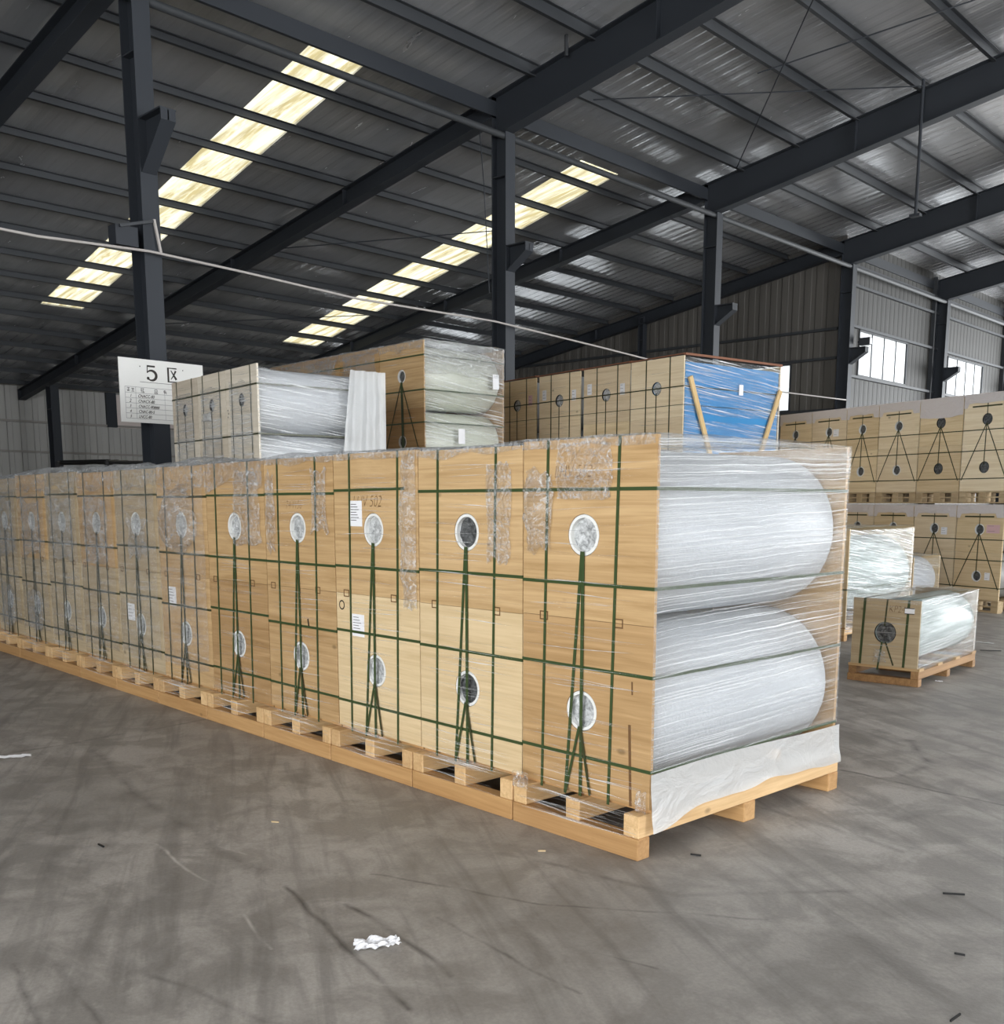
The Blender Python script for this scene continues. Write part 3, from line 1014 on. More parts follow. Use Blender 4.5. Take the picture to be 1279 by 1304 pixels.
def pallet_stringer(root, W, D, ph, front=0.068):
    """three lengthwise timbers on three cross timbers; the front timbers stand out in front of the boards"""
    hz = ph * 0.45
    p = mb()
    for k in range(5):
        y = 0.02 + k * (D - 0.14) / 4
        p.box(-W + 0.004, -0.004, y, y + 0.1, ph - 0.02, ph - 0.002)
    pal = p.build('pallet', M['pine_x'], root)
    for x0 in (-W + 0.004, -W / 2 - 0.045, -0.094):
        mb().box(x0, x0 + 0.09, -front, D + 0.06, hz, ph - 0.02).build('stringer', M['pine_y'], pal, 0.004)
    for y0, y1 in ((-front - 0.004, -front + 0.08), (D * 0.5 - 0.05, D * 0.5 + 0.05), (D - 0.04, D + 0.06)):
        mb().box(-W + 0.002, -0.002, y0, y1, 0.0, hz).build('cross_timber', M['pine_x'], pal, 0.004)
    return pal


def pallet_block(root, W, D, ph):
    p = mb()
    for k in range(6):
        y = 0.0 + k * (D - 0.1) / 5
        p.box(-W, 0, y, y + 0.1, ph - 0.022, ph - 0.002)
    pal = p.build('pallet', M['old_pine'], root)
    for k in range(3):
        x0 = -W + k * (W - 0.12) / 2
        for y0 in (0.0, D / 2 - 0.06, D - 0.12):
            mb().box(x0, x0 + 0.12, y0, y0 + 0.12, 0.02, ph - 0.022).build('block', M['old_pine'], pal, 0.004)
    for y0 in (0.0, D / 2 - 0.05, D - 0.1):
        mb().box(-W, 0, y0, y0 + 0.1, 0.0, 0.02).build('bottom_board', M['old_pine'], pal)
    mb().box(-W, 0, 0.0, 0.02, ph * 0.5 - 0.008, ph * 0.5 + 0.008).build('mid_board', M['old_pine'], pal)
    return pal


def strap_front(root, x0, z0, x1, z1, w=0.016, y=-0.0035, mat='strap'):
    return mb().bar((x0, y, z0), (x1, y, z1), w, 0.002, (0, -1, 0)).build('strap', M[mat], root)


def strap_ring(root, W, D, z, w=0.016, g=0.0022, mat='strap', tilt=0.0):
    m_ = mb()
    zb = z + tilt
    m_.bar((-W - g, -0.0035, z - tilt * 0.3), (g, -0.0035, z + tilt * 0.3), w, 0.002, (0, -1, 0))
    m_.bar((g, -0.0035, z), (g, D + 0.0035, zb), w, 0.002, (1, 0, 0))
    m_.bar((g, D + 0.0035, zb), (-W - g, D + 0.0035, zb), w, 0.002, (0, 1, 0))
    m_.bar((-W - g, D + 0.0035, zb), (-W - g, -0.0035, z), w, 0.002, (-1, 0, 0))
    return m_.build('strap', M[mat], root)


def strap_over(root, x_top, x_bot, D, zt, zb, w=0.016, mat='strap'):
    m_ = mb()
    m_.bar((x_top, -0.0045, zt + 0.001), (x_bot, -0.0045, zb), w, 0.002, (0, -1, 0))
    m_.bar((x_top, -0.0045, zt + 0.001), (x_top, D + 0.0045, zt + 0.001), w, 0.002, (0, 0, 1))
    m_.bar((x_top, D + 0.0045, zt + 0.001), (x_bot, D + 0.0045, zb), w, 0.002, (0, 1, 0))
    return m_.build('strap', M[mat], root)


def rolls_and_boards(root, W, D, ph, H, n, bt, woods, hr, roll, plug, ring=True, xo=0.0, hub=True, zc=None, back_gap=0.0):
    """n rolls lying front to back, one above another, each between two plywood end boards"""
    bh = (H - ph) / n
    holes = []
    for k in range(n):
        z0, z1 = ph + k * bh + (0.001 if k else 0), ph + (k + 1) * bh - 0.001
        cz = (z0 + z1) / 2 if zc is None else zc[k]
        cx = -W / 2 + xo
        holes.append((cx, cz))
        bo = plate(-W + 0.001, -0.001, z0, z1, 0.0, bt, (cx, cz, hr)).build('end_board', M[woods[k]], root)
        plate(-W + 0.001, -0.001, z0, z1, D - bt, D).build('end_board', M[woods[k]], root)
        r = min(W, bh) / 2 - 0.012
        rl = mb().lathe_y([(hr * 0.9, bt + 0.003), (r - 0.012, bt + 0.003), (r, bt + 0.016), (r, D - bt - back_gap - 0.016), (r - 0.012, D - bt - back_gap - 0.003), (hr * 0.9, D - bt - back_gap - 0.003)],
                          -W / 2, cz, 44).build('film_roll', M[roll], root, smooth=True)
        e = rl.modifiers.new('split', 'EDGE_SPLIT')
        e.split_angle = R(50)
        if hub:
            ri = hr * (0.82 if ring else 0.95)
            mb().lathe_y([(hr * 0.97, 0.0015), (hr * 0.97, bt + 0.05), (ri, bt + 0.05), (ri, 0.0015)], cx, cz, 32, True).build('core', M['core' if ring else 'black'], rl)
            m_ = mb()
            d0 = 0.025

            def pf(u, v):
                a, q = u * 2 * PI, v * ri * 0.99
                b = nz(math.cos(a) * q + cz, math.sin(a) * q, cx, 22) * 0.012 * (1 - v * 0.5)
                return (cx + q * math.cos(a), d0 + b, cz + q * math.sin(a))
            m_.grid(24, 6, pf)
            m_.build('core_plug', M[plug], rl, smooth=True)
    return holes


def label_sticker(root, x, z, w, h, lines=6, code=False, y=-0.0016, mat='paper'):
    lb = mb().box(x, x + w, y, -0.0004, z, z + h).build('paper_label', M[mat], root)
    m_ = mb()
    yy = y - 0.0006
    for k in range(lines):
        zz = z + h * (0.86 - 0.62 * k / max(1, lines - 1))
        m_.box(x + w * 0.1, x + w * (0.55 + 0.3 * ((k * 7) % 3) / 3), yy, y, zz - h * 0.012, zz + h * 0.012)
    m_.build('lettering', M['ink'], lb)
    return lb


def front_folds(root, W, z0, z1, n, seed, mat='film_front', y=-0.008, hmin=0.0015, hmax=0.006):
    """the wrap across the front board, seen only as its pulled folds"""
    rg = random.Random(seed)
    m_ = mb()
    for k in range(n):
        z = z0 + (z1 - z0) * rg.random()
        tilt = rg.uniform(-0.02, 0.02)
        h = rg.uniform(hmin, hmax)
        a0 = -W * rg.uniform(0.75, 1.0)
        a1 = -W * rg.uniform(0.0, 0.3)
        N = 8
        ph_ = rg.random() * 9

        def fn(u, v):
            x = a0 + (a1 - a0) * u
            return (x, y - 0.002 * math.sin(PI * v) - 0.0008 * k / n, z + tilt * (u - 0.5) + 0.004 * math.sin(u * 5 + ph_) + (v - 0.5) * h * math.sin(PI * min(1, max(0.02, u)) * 0.98 + 0.01))
        m_.grid(N, 2, fn)
    return m_.build('stretch_wrap', M[mat], root, smooth=True, fixn=False)


def crinkle_patch(root, x0, x1, z0, z1, seed, amp=0.02, jag=0.35, mat='film_crinkle', y=-0.012, name='stretch_wrap', bulge=0.0, nu=22, nv=26):
    rg = random.Random(seed)
    o = rg.random() * 50
    cx, cz = (x0 + x1) / 2, (z0 + z1) / 2

    def fn(u, v):
        a, b = u * 2 - 1, v * 2 - 1
        ex = 1 - jag * (0.5 + 0.5 * nz(o, v * 4, 1.3, 1.0)) * abs(a)
        ez = 1 - jag * (0.5 + 0.5 * nz(u * 4, o, 2.7, 1.0)) * abs(b)
        x = cx + (x1 - x0) / 2 * a * ex
        z = cz + (z1 - z0) / 2 * b * ez
        d = amp * (0.6 + 0.8 * nz(x + o, z, o, 11)) + amp * 0.5 * nz(x, z + o, 3.1, 27)
        edge = min(1.0, 4 * (1 - max(abs(a), abs(b))))
        return (x, y - max(0.0, d * edge + bulge * (1 - a * a) * (1 - b * b)), z)
    return mb().grid(nu, nv, fn).build(name, M[mat], root, smooth=True, fixn=False)


def top_wrap(root, W, D, H, seed, drop=(0.03, 0.12), lift=0.03, mat='film_crinkle', end=False):
    """film lying over the top and hanging raggedly over the front edge"""
    o = seed * 3.7

    def fn(u, v):
        x = -W * 1.0 + (W * 1.0) * u
        if v < 0.3:
            f = v / 0.3
            dp = drop[0] + (drop[1] - drop[0]) * (0.5 + 0.5 * nz(x * 5 + o, o, 0, 1.0))
            z = H + 0.006 - dp * (1 - f) + lift * 0.6 * f * max(0, 0.4 + nz(x * 6, o, 0.5, 1.0))
            y = -0.010 - 0.014 * (0.5 + 0.5 * nz(x * 9, z * 9, o, 1.0)) * (1 - f) ** 0.3
            return (x, y, z)
        f = (v - 0.3) / 0.7
        return (x, D * f, H + 0.006 + lift * max(0, 0.4 + nz(x * 6, o + f * 6, 0.5, 1.0)))
    return mb().grid(26, 24, fn).build('top_wrap', M[mat], root, smooth=True, fixn=False)


def end_wrap(root, D, z0, z1, seams, depth, mat, seed=1, top_sag=0.0, x=0.006, nu=40, nv=70, name='stretch_wrap', ragged=0.0):
    """film pulled flat from front board to back board over the bare roll side; sucked in between rolls"""
    o = seed * 2.3

    def fn(u, v):
        y = -0.002 + (D + 0.004) * u
        zt = z1 - top_sag * math.sin(PI * u) + 0.01 * nz(y * 7, o, 0, 1.0)
        zb = z0 + ragged * nz(y * 5, o, 4, 1.0)
        z = zb + (zt - zb) * v
        e = min(1, 6 * u, 6 * (1 - u))
        dx = 0
        for s in seams:
            dx -= depth * math.exp(-((z - s) / 0.07) ** 2) * e
        dx += 0.004 * nz(y * 2.0, z * 22, o, 1.0) * e
        return (x + max(dx, -0.05), y, z)
    return mb().grid(nu, nv, fn).build(name, M[mat], root, smooth=True, fixn=False)


ORD = ['first', 'second', 'third', 'fourth', 'fifth', 'sixth', 'seventh', 'eighth', 'ninth', 'tenth', 'eleventh', 'twelfth']
ROT = -0.0657   # the rows stand slightly turned to the building
rot_m = Matrix.Rotation(ROT, 3, 'Z')


def rowpos(lx, ly):
    v = rot_m @ Vector((lx, ly, 0))
    return (v.x, v.y, 0)


# ---- front row: twelve loads side by side
FX, FY, FW, FD, FH, FP = -2.8034, 3.4975, 0.83, 1.62, 1.89, 0.225
front_txt = [
    'with bare white roll side, right end of front row',
    'second from right in front row, crumpled film in upper hole',
    'third from right in front row, two white labels',
    'fourth from right in front row, brown marker numbers',
    'fifth from right in front row, unlabelled',
    'sixth from right in front row, film bunched over upper hole',
    'seventh from right in front row, small low label',
    'eighth from right in front row, crinkled film',
    'ninth from right in front row, crinkled film',
    'tenth from right in front row, below dark wall column',
    'eleventh from right in front row, near left edge',
    'twelfth from right in front row, cut by left edge']
# tints of (lower, upper) board
ftones = [('ply_brown', 'ply_tan'), ('ply_pale', 'ply_tan'), ('ply_pale', 'ply_tan'), ('ply_tan', 'ply_tan'), ('ply_brown', 'ply_tan'), ('ply_tan', 'ply_tan'),
          ('ply_grey', 'ply_grey'), ('ply_grey', 'ply_tan'), ('ply_grey', 'ply_grey'), ('ply_grey', 'ply_tan'), ('ply_grey', 'ply_grey'), ('ply_tan', 'ply_grey')]
fheight = [1.89, 1.875, 1.885, 1.88, 1.875, 1.87, 1.865, 1.86, 1.875, 1.87, 1.845, 1.845]
for i in range(12):
    W, D, H = FW - 0.006, FD, fheight[i]
    root = empty('roll_crate', rowpos(FX - i * FW, FY), ROT)
    tag(root, 'plywood crate of two rolls ' + front_txt[i], 'crate', 'film roll crates in the front row')
    pallet_stringer(root, W, D, FP)
    rg = random.Random(40 + i)
    zc = [0.62 - 0.004 * i, 1.45 - 0.004 * i]
    plug = 'plug_dark' if i == 1 else 'plug_grey'
    holes = rolls_and_boards(root, W, D, FP, H, 2, 0.022, ftones[i], 0.098, 'roll_white', plug, True, -0.012, zc=zc, back_gap=0.07 if i == 0 else 0.0)
    sm = 'strap' if i < 5 else 'strap_dark'
    dz = rg.uniform(-0.012, 0.012)
    for z in (0.40, 0.83, 1.225, 1.66):
        zz = z + dz + rg.uniform(-0.015, 0.015)
        if i == 0:
            strap_ring(root, W, D, z, mat=sm)
        elif z == 1.66 and i == 2:
            strap_front(root, -W, zz, -0.12, zz + 0.006, mat=sm)
        else:
            strap_ring(root, W, D, zz, mat=sm, g=0.001)
    xl, xr = -W * 0.80 + rg.uniform(-0.02, 0.02), -W * 0.235 + rg.uniform(-0.02, 0.02)
    strap_over(root, xl, xl - 0.03, D, H, 0.2, mat=sm)
    strap_over(root, xr, xr - 0.035, D, H, 0.2, mat=sm)
    hx, hz_ = holes[1]
    lx, lz = holes[0]
    b = hz_ - 0.075
    j = rg.uniform(-0.02, 0.02)
    strap_front(root, hx - 0.004, b, hx - 0.09 + j, 0.2, 0.017, -0.006, sm)
    strap_front(root, hx + 0.006, b, hx + 0.012 + j, 0.19, 0.019, -0.0085, sm)
    strap_front(root, lx - 0.004, lz - 0.075, lx - 0.085 + j, 0.2, 0.014, -0.011, sm)
    strap_front(root, lx + 0.004, lz - 0.075, lx + 0.075 + j * 0.5, 0.22, 0.013, -0.0125, 'strap_dark')
    # film: folds across the front, ragged top cover, loose strands over the pallet
    front_folds(root, W, 0.3, 1.8, 46, 100 + i)
    front_folds(root, W, 0.10, 0.34, 20, 200 + i, y=-0.078, hmin=0.002, hmax=0.008)
    top_wrap(root, W, D, H, i + 1, (0.015, 0.07) if i < 4 else (0.06, 0.26), 0.012 if i == 0 else 0.035 + 0.03 * (i > 4))
    # hinge clips along the seam
    for cxp in (-W * 0.86, -W * 0.24):
        sx = cxp + rg.uniform(-0.04, 0.04)
        sz = (H + FP) / 2 + 0.0
        cl = mb()
        for (a0, a1, b0, b1) in ((-.028, .028, .016, .022), (-.028, .028, -.022, -.016), (-.028, -.022, -.016, .016), (.022, .028, -.016, .016)):
            cl.box(sx + a0, sx + a1, -0.002, -0.0003, sz + b0, sz + b1)
        cl.build('clip', M['ink_faint'], root)
    # particular features of each load
    if i == 0:
        end_wrap(root, D, 0.40, 1.885, [1.06, 1.92, 0.2], 0.03, 'film_end', 3)
        mb().grid(30, 12, lambda u, v: (0.010 + 0.03 * (1 - v) ** 2 * (0.7 + 0.5 * nz(u * 7, v * 3, 0.2, 1.0)), -0.004 + (FD + 0.03) * u,
                                         (0.39 + 0.01 * math.sin(u * 5)) * v + (1 - v) * (0.165 - 0.045 * math.exp(-(u / 0.12) ** 2) + 0.03 * math.sin(u * 3.0) + 0.025 * nz(u * 6, 1, 1, 1.0)))
                  ).build('plastic_skirt', M['sheet'], root, smooth=True, fixn=False)
        end_wrap(root, D, 1.74, 1.895, [], 0.0, 'film_end', 8, 0.0, 0.012, 40, 14, 'top_wrap', 0.03)
        crinkle_patch(root, -W + 0.002, -W + 0.235, 1.32, 1.80, 5, 0.035, 0.45, bulge=0.035, name='film_wad')
        crinkle_patch(root, -W * 0.75, -0.22, 1.60, 1.885, 9, 0.006, 0.25, name='stretch_wrap')
        crinkle_patch(root, -0.06, 0.0, 0.2, 0.32, 31, 0.03, 0.3, name='film_wad', y=-0.02)
        crinkle_patch(root, -W + 0.002, -W + 0.13, 0.18, 0.28, 32, 0.03, 0.3, name='film_wad', y=-0.08)
        writing('handwriting', 'LHV 552', 0.085, (-0.62, -0.0012, 1.715), 'front', root, M['ink_faint'], 0.25, -0.0022, 0.8)
        k_ = mb()
        k_.bar((-0.115, -0.001, 0.80), (-0.112, -0.001, 0.74), 0.008, 0.002, (0, -1, 0))
        k_.bar((-0.125, -0.001, 0.60), (-0.11, -0.001, 0.22), 0.014, 0.002, (0, -1, 0))
        k_.build('water_stain', M['ink_faint'], root)
    if i == 1:
        crinkle_patch(root, -W * 0.34, -0.05, 1.25, 1.84, 15, 0.008, 0.4)
    if i == 2:
        crinkle_patch(root, -0.135, -0.004, 0.98, 1.885, 21, 0.03, 0.12, name='film_bunch', bulge=0.02)
        label_sticker(root, -W * 0.80, 1.46, 0.125, 0.15, 7)
        label_sticker(root, -W * 0.80, 0.80, 0.125, 0.135, 6)
        writing('handwriting', 'LHV 502', 0.095, (-0.63, -0.0012, 1.575), 'front', root, M['ink_faint'], 0.25, -0.002, 0.85)
        ring_ = mb().lathe_y([(0.022, -0.0015), (0.03, -0.0015)], -W * 0.93, 0.98, 14)
        ring_.build('stamp', M['ink'], root)
    if i == 3:
        writing('handwriting', '74·1156', 0.075, (-0.56, -0.0012, 1.56), 'front', root, M['ink_faint'], 0.3, -0.002, 0.8)
        crinkle_patch(root, -0.28, -0.02, 1.35, 1.87, 24, 0.012, 0.5)
        crinkle_patch(root, -W + 0.01, -W + 0.16, 1.2, 1.87, 25, 0.012, 0.5)
        mb().bar((-W * 0.40, -0.002, 0.86), (-W * 0.385, -0.002, 0.80), 0.012, 0.002, (0, -1, 0)).build('dark_mark', M['ink'], root)
    if i == 4:
        crinkle_patch(root, -0.45, -0.01, 1.25, 1.87, 27, 0.02, 0.35)
    if i == 5:
        crinkle_patch(root, -W * 0.98, -W * 0.12, 1.12, 1.80, 28, 0.03, 0.75, bulge=0.07, name='film_wad')
        label_sticker(root, -W * 0.86, 0.80, 0.14, 0.15, 5)
    if i == 6:
        label_sticker(root, -W * 0.82, 0.62, 0.14, 0.14, 4)
        crinkle_patch(root, -W * 0.75, -W * 0.2, 1.1, 1.55, 29, 0.02, 0.5)
    if i >= 5:
        crinkle_patch(root, -W * 0.995, -0.004, 0.30, FH - 0.12, 500 + i, 0.012, 0.10, 'film_veil', y=-0.018, nu=26, nv=44)
    if i >= 7:
        crinkle_patch(root, -W * 0.95, -W * 0.1, 1.0, 1.7, 60 + i, 0.025, 0.4)
        if i >= 9:
            crinkle_patch(root, -W * 0.9, -W * 0.2, 0.25, 0.8, 80 + i, 0.025, 0.5)

# ---- the rows behind, stacked two high
def simple_tier(name, W, D, H, ph, n, loc, rz_, label, group, woods, hr, roll, plug, ring, block=False, hub=True):
    root = empty(name, loc, rz_)
    tag(root, label, 'crate', group)
    (pallet_block if block else pallet_stringer)(root, W, D, ph, *(() if block else (0.0,)))
    holes = rolls_and_boards(root, W, D, ph, H, n, 0.02, woods, hr, roll, plug, ring, hub=hub)
    return root, holes


def along(p, ang, d):
    return (p[0] + math.cos(ang) * d, p[1] + math.sin(ang) * d)


# row A: pale crates with white rolls, left
angA = R(-8)
for i in range(3):
    W, D, H = 0.765, 1.5, 1.5
    p = along((-9.15, 6.02), angA, -i * 0.775)
    simple_tier('roll_crate', W, D, H, 0.14, 2, (*p, 0), angA, 'pale crate standing under the upper white rolled crates behind the front row', 'lower pale crates behind the front row',
                ('ply_white', 'ply_white'), 0.07, 'roll_white', 'plug_grey', False, hub=False)
    lab = ('pale crate with bare white rolls and a hanging plastic sheet at its end',
           'pale crate with torn bright film patches, left of the one showing white rolls',
           'pale greenish crate on the upper tier right beside the white 5 sign')[i]
    root, holes = simple_tier('roll_crate', W, D, H, 0.14, 2, (*p, 1.5), angA, lab, 'upper pale crates beside the sign',
                              ('ply_white', 'ply_white'), 0.07, 'roll_white', 'plug_dark' if i == 0 else 'plug_grey', False)
    for z in (0.28, 0.80, 1.30):
        strap_ring(root, W, D, z, 0.018, 0.0022 if i == 0 else 0.001, 'strap_dark')
    for f in (0.80, 0.2):
        strap_over(root, -W * f, -W * f, D, H, 0.1, 0.016, 'strap_dark')
    strap_front(root, holes[1][0], holes[1][1] - 0.05, holes[1][0], 0.1, 0.016, -0.006, 'strap_dark')
    if i == 0:
        end_wrap(root, D, 0.12, 1.47, [0.82, 1.5], 0.03, 'film_end_clear', 5, 0.05)
        # white sheet hanging at the far end
        mb().grid(14, 20, lambda u, v: (0.040 + 0.02 * math.sin(u * 19 + v) + 0.01 * nz(u * 4, v * 6, 1, 1.0), 1.06 + 0.14 * (1 - v) * (u < 0.5) * 0 + 0.44 * u - 0.16 * (1 - v) * (1 - u), 0.14 + 1.37 * v)
                  ).build('plastic_sheet', M['sheet_thin'], root, smooth=True, fixn=False)
        for k_ in range(3):
            mb().box(-W * 0.97 + 0.02 * (k_ % 2), -W * 0.97 + 0.02 * (k_ % 2) + 0.014, -0.0015, -0.0004, 1.0 + 0.035 * k_, 1.014 + 0.035 * k_).build('dot_mark', M['ink'], root)
    if i == 1:
        crinkle_patch(root, -0.62, -0.36, 0.98, 1.10, 71, 0.02, 0.5, 'sheet', name='torn_film')
        crinkle_patch(root, -0.58, -0.32, 0.24, 0.36, 72, 0.02, 0.5, 'sheet', name='torn_film')
    front_folds(root, W, 0.3, 1.45, 16, 300 + i)
    crinkle_patch(root, -W * 0.9, -W * 0.1, 0.4, 1.4, 310 + i, 0.004, 0.2, 'film_front')

# row B: brown crates, wide film end with crinkled top
angB = ROT
for i in range(4):
    W, D, H = 0.92, 1.36, 1.8
    p = along((-9.71, 8.82), angB, -i * 0.93)
    simple_tier('roll_crate', W, D, H, 0.16, 2, (*p, 0), angB, 'brown crate under the upper film covered crates in the second row', 'lower brown crates in the second row',
                ('ply_brown', 'ply_brown'), 0.085, 'roll_green', 'plug_grey', True, hub=False)
    lab = ('brown crate with crinkled clear film over pale rolls, right end of its row',
           'brown crate with an A of straps, partly hidden by the white plastic sheet',
           'brown crate under crinkled film, third from the right of its upper row',
           'brown crate under crinkled film, at the left end of its upper row')[i]
    root, holes = simple_tier('roll_crate', W, D, H, 0.16, 2, (*p, 1.8), angB, lab, 'upper brown crates in the second row',
                              ('ply_brown', 'ply_tan' if i == 0 else 'ply_brown'), 0.085, 'roll_green' if i == 0 else 'roll_white', 'plug_dark', True)
    for z in (0.4, 0.8, 1.2, 1.62):
        strap_ring(root, W, D, z, 0.018, 0.0022 if i == 0 else 0.001, 'strap')
    hx, hz_ = holes[1]
    strap_front(root, hx, hz_ - 0.07, hx + 0.42, 0.28, 0.016, -0.006, 'strap_dark')
    strap_front(root, hx, hz_ - 0.07, hx - 0.42, 0.28, 0.016, -0.006, 'strap_dark')
    strap_front(root, hx, hz_ - 0.07, hx + 0.02, 0.2, 0.026, -0.0085, 'strap')
    strap_front(root, hx + 0.02, hz_ - 0.07, hx + 0.05, 0.2, 0.016, -0.007, 'strap')
    if i == 0:
        end_wrap(root, D, 0.12, 1.80, [0.98], 0.03, 'film_end_clear', 6)
        end_wrap(root, D, 1.42, 1.815, [], 0.0, 'film_crinkle', 11, 0.0, 0.014, 40, 20, 'top_wrap', 0.05)
        for (y_, z_) in ((1.15, 1.28), (0.55, 0.55)):
            mb().box(0.012, 0.014, y_, y_ + 0.11, z_, z_ + 0.19).build('paper_label', M['paper'], root)
    front_folds(root, W, 0.3, 1.75, 22, 330 + i)
    top_wrap(root, W, D, H, 20 + i, (0.04, 0.16 + 0.2 * (i > 1)), 0.02)
    if i >= 1:
        crinkle_patch(root, -W * 0.98, -0.02, 1.05, 1.80, 340 + i, 0.02, 0.25)

# row C: crates whose end is blue
angC = R(-9.3)
for i in range(4):
    W, D, H = (1.03 if i == 0 else 1.0), 2.1, 1.8
    px = (0.0, 1.06, 2.14, 3.22)[i]
    p = along((-8.12, 12.2), angC, -px)
    simple_tier('roll_crate', W, D, H, 0.16, 2, (*p, 0), angC, 'crate under the blue ended upper row at the back', 'lower crates in the blue ended row',
                ('ply_brown', 'ply_brown'), 0.095, 'roll_blue' if i == 0 else 'roll_white', 'plug_grey', False, hub=False)
    lab = ('crate with a bright blue film end between two slanted wooden battens',
           'crate with taped paper tags, next to the blue ended crate',
           'greyish crate between two dark gaps in the blue ended row',
           'brown crate at the left of the blue ended row')[i]
    root, holes = simple_tier('roll_crate', W, D, H, 0.16, 2, (*p, 1.8), angC, lab, 'upper crates in the blue ended row',
                              ('ply_cream', 'ply_cream') if i in (0, 2) else ('ply_straw', 'ply_cream' if i == 1 else 'ply_straw'), 0.095,
                              'roll_blue' if i == 0 else 'roll_white', 'plug_grey', False)
    strap_ring(root, W, D, holes[1][1], 0.016, 0.0022 if i == 0 else 0.001, 'strap_dark')
    strap_ring(root, W, D, holes[1][1] - 0.25, 0.008, 0.0022 if i == 0 else 0.001, 'old' if False else 'strap_dark')
    for f in (0.70, 0.25):
        strap_over(root, -W * f, -W * f, D, H, 0.1, 0.02, 'strap_dark')
    strap_front(root, holes[1][0], holes[1][1] - 0.06, holes[1][0], 0.12, 0.016, -0.006, 'strap_dark')
    # folded cardboard edging along the top
    e = mb()
    e.bar((-W, -0.004, H + 0.012), (0.012, -0.004, H + 0.02), 0.05, 0.012, (0, 0, 1))
    e.bar((0.004, 0, H + 0.018), (0.004, D, H + 0.018), 0.05, 0.03, (0, 0, 1))
    e.build('edge_board', M['cardboard'], root)
    for (fx, fz) in ((0.86, 1.5), (0.14, 1.45)):
        if i in (1, 2, 3) and not (i == 3 and fx > 0.5):
            label_sticker(root, -W * fx - 0.06, fz - 0.08, 0.1, 0.16, 3, mat='pink' if i == 3 else 'paper')
    if i == 0:
        end_wrap(root, D, 0.12, 1.78, [0.98], 0.02, 'film_blue', 7, 0.0)
        for (y0, z0, y1, z1) in ((0.09, 1.52, 0.62, 0.30), (D - 0.04, 1.45, D - 0.58, 0.20)):
            mb().bar((0.035, y0, z0), (0.035, y1, z1), 0.075, 0.035, (1, 0, 0)).build('batten', M['pine_z'], root, 0.004)
        mb().box(0.0125, 0.0145, 1.15, 1.24, 1.33, 1.48).build('paper_label', M['paper'], root)
        # blue backing sheet behind the film
        mb().box(-0.012, -0.008, 0.04, D - 0.04, 0.2, 1.72).build('blue_sheet', M['roll_blue'], root)
    front_folds(root, W, 0.4, 1.75, 14, 350 + i)

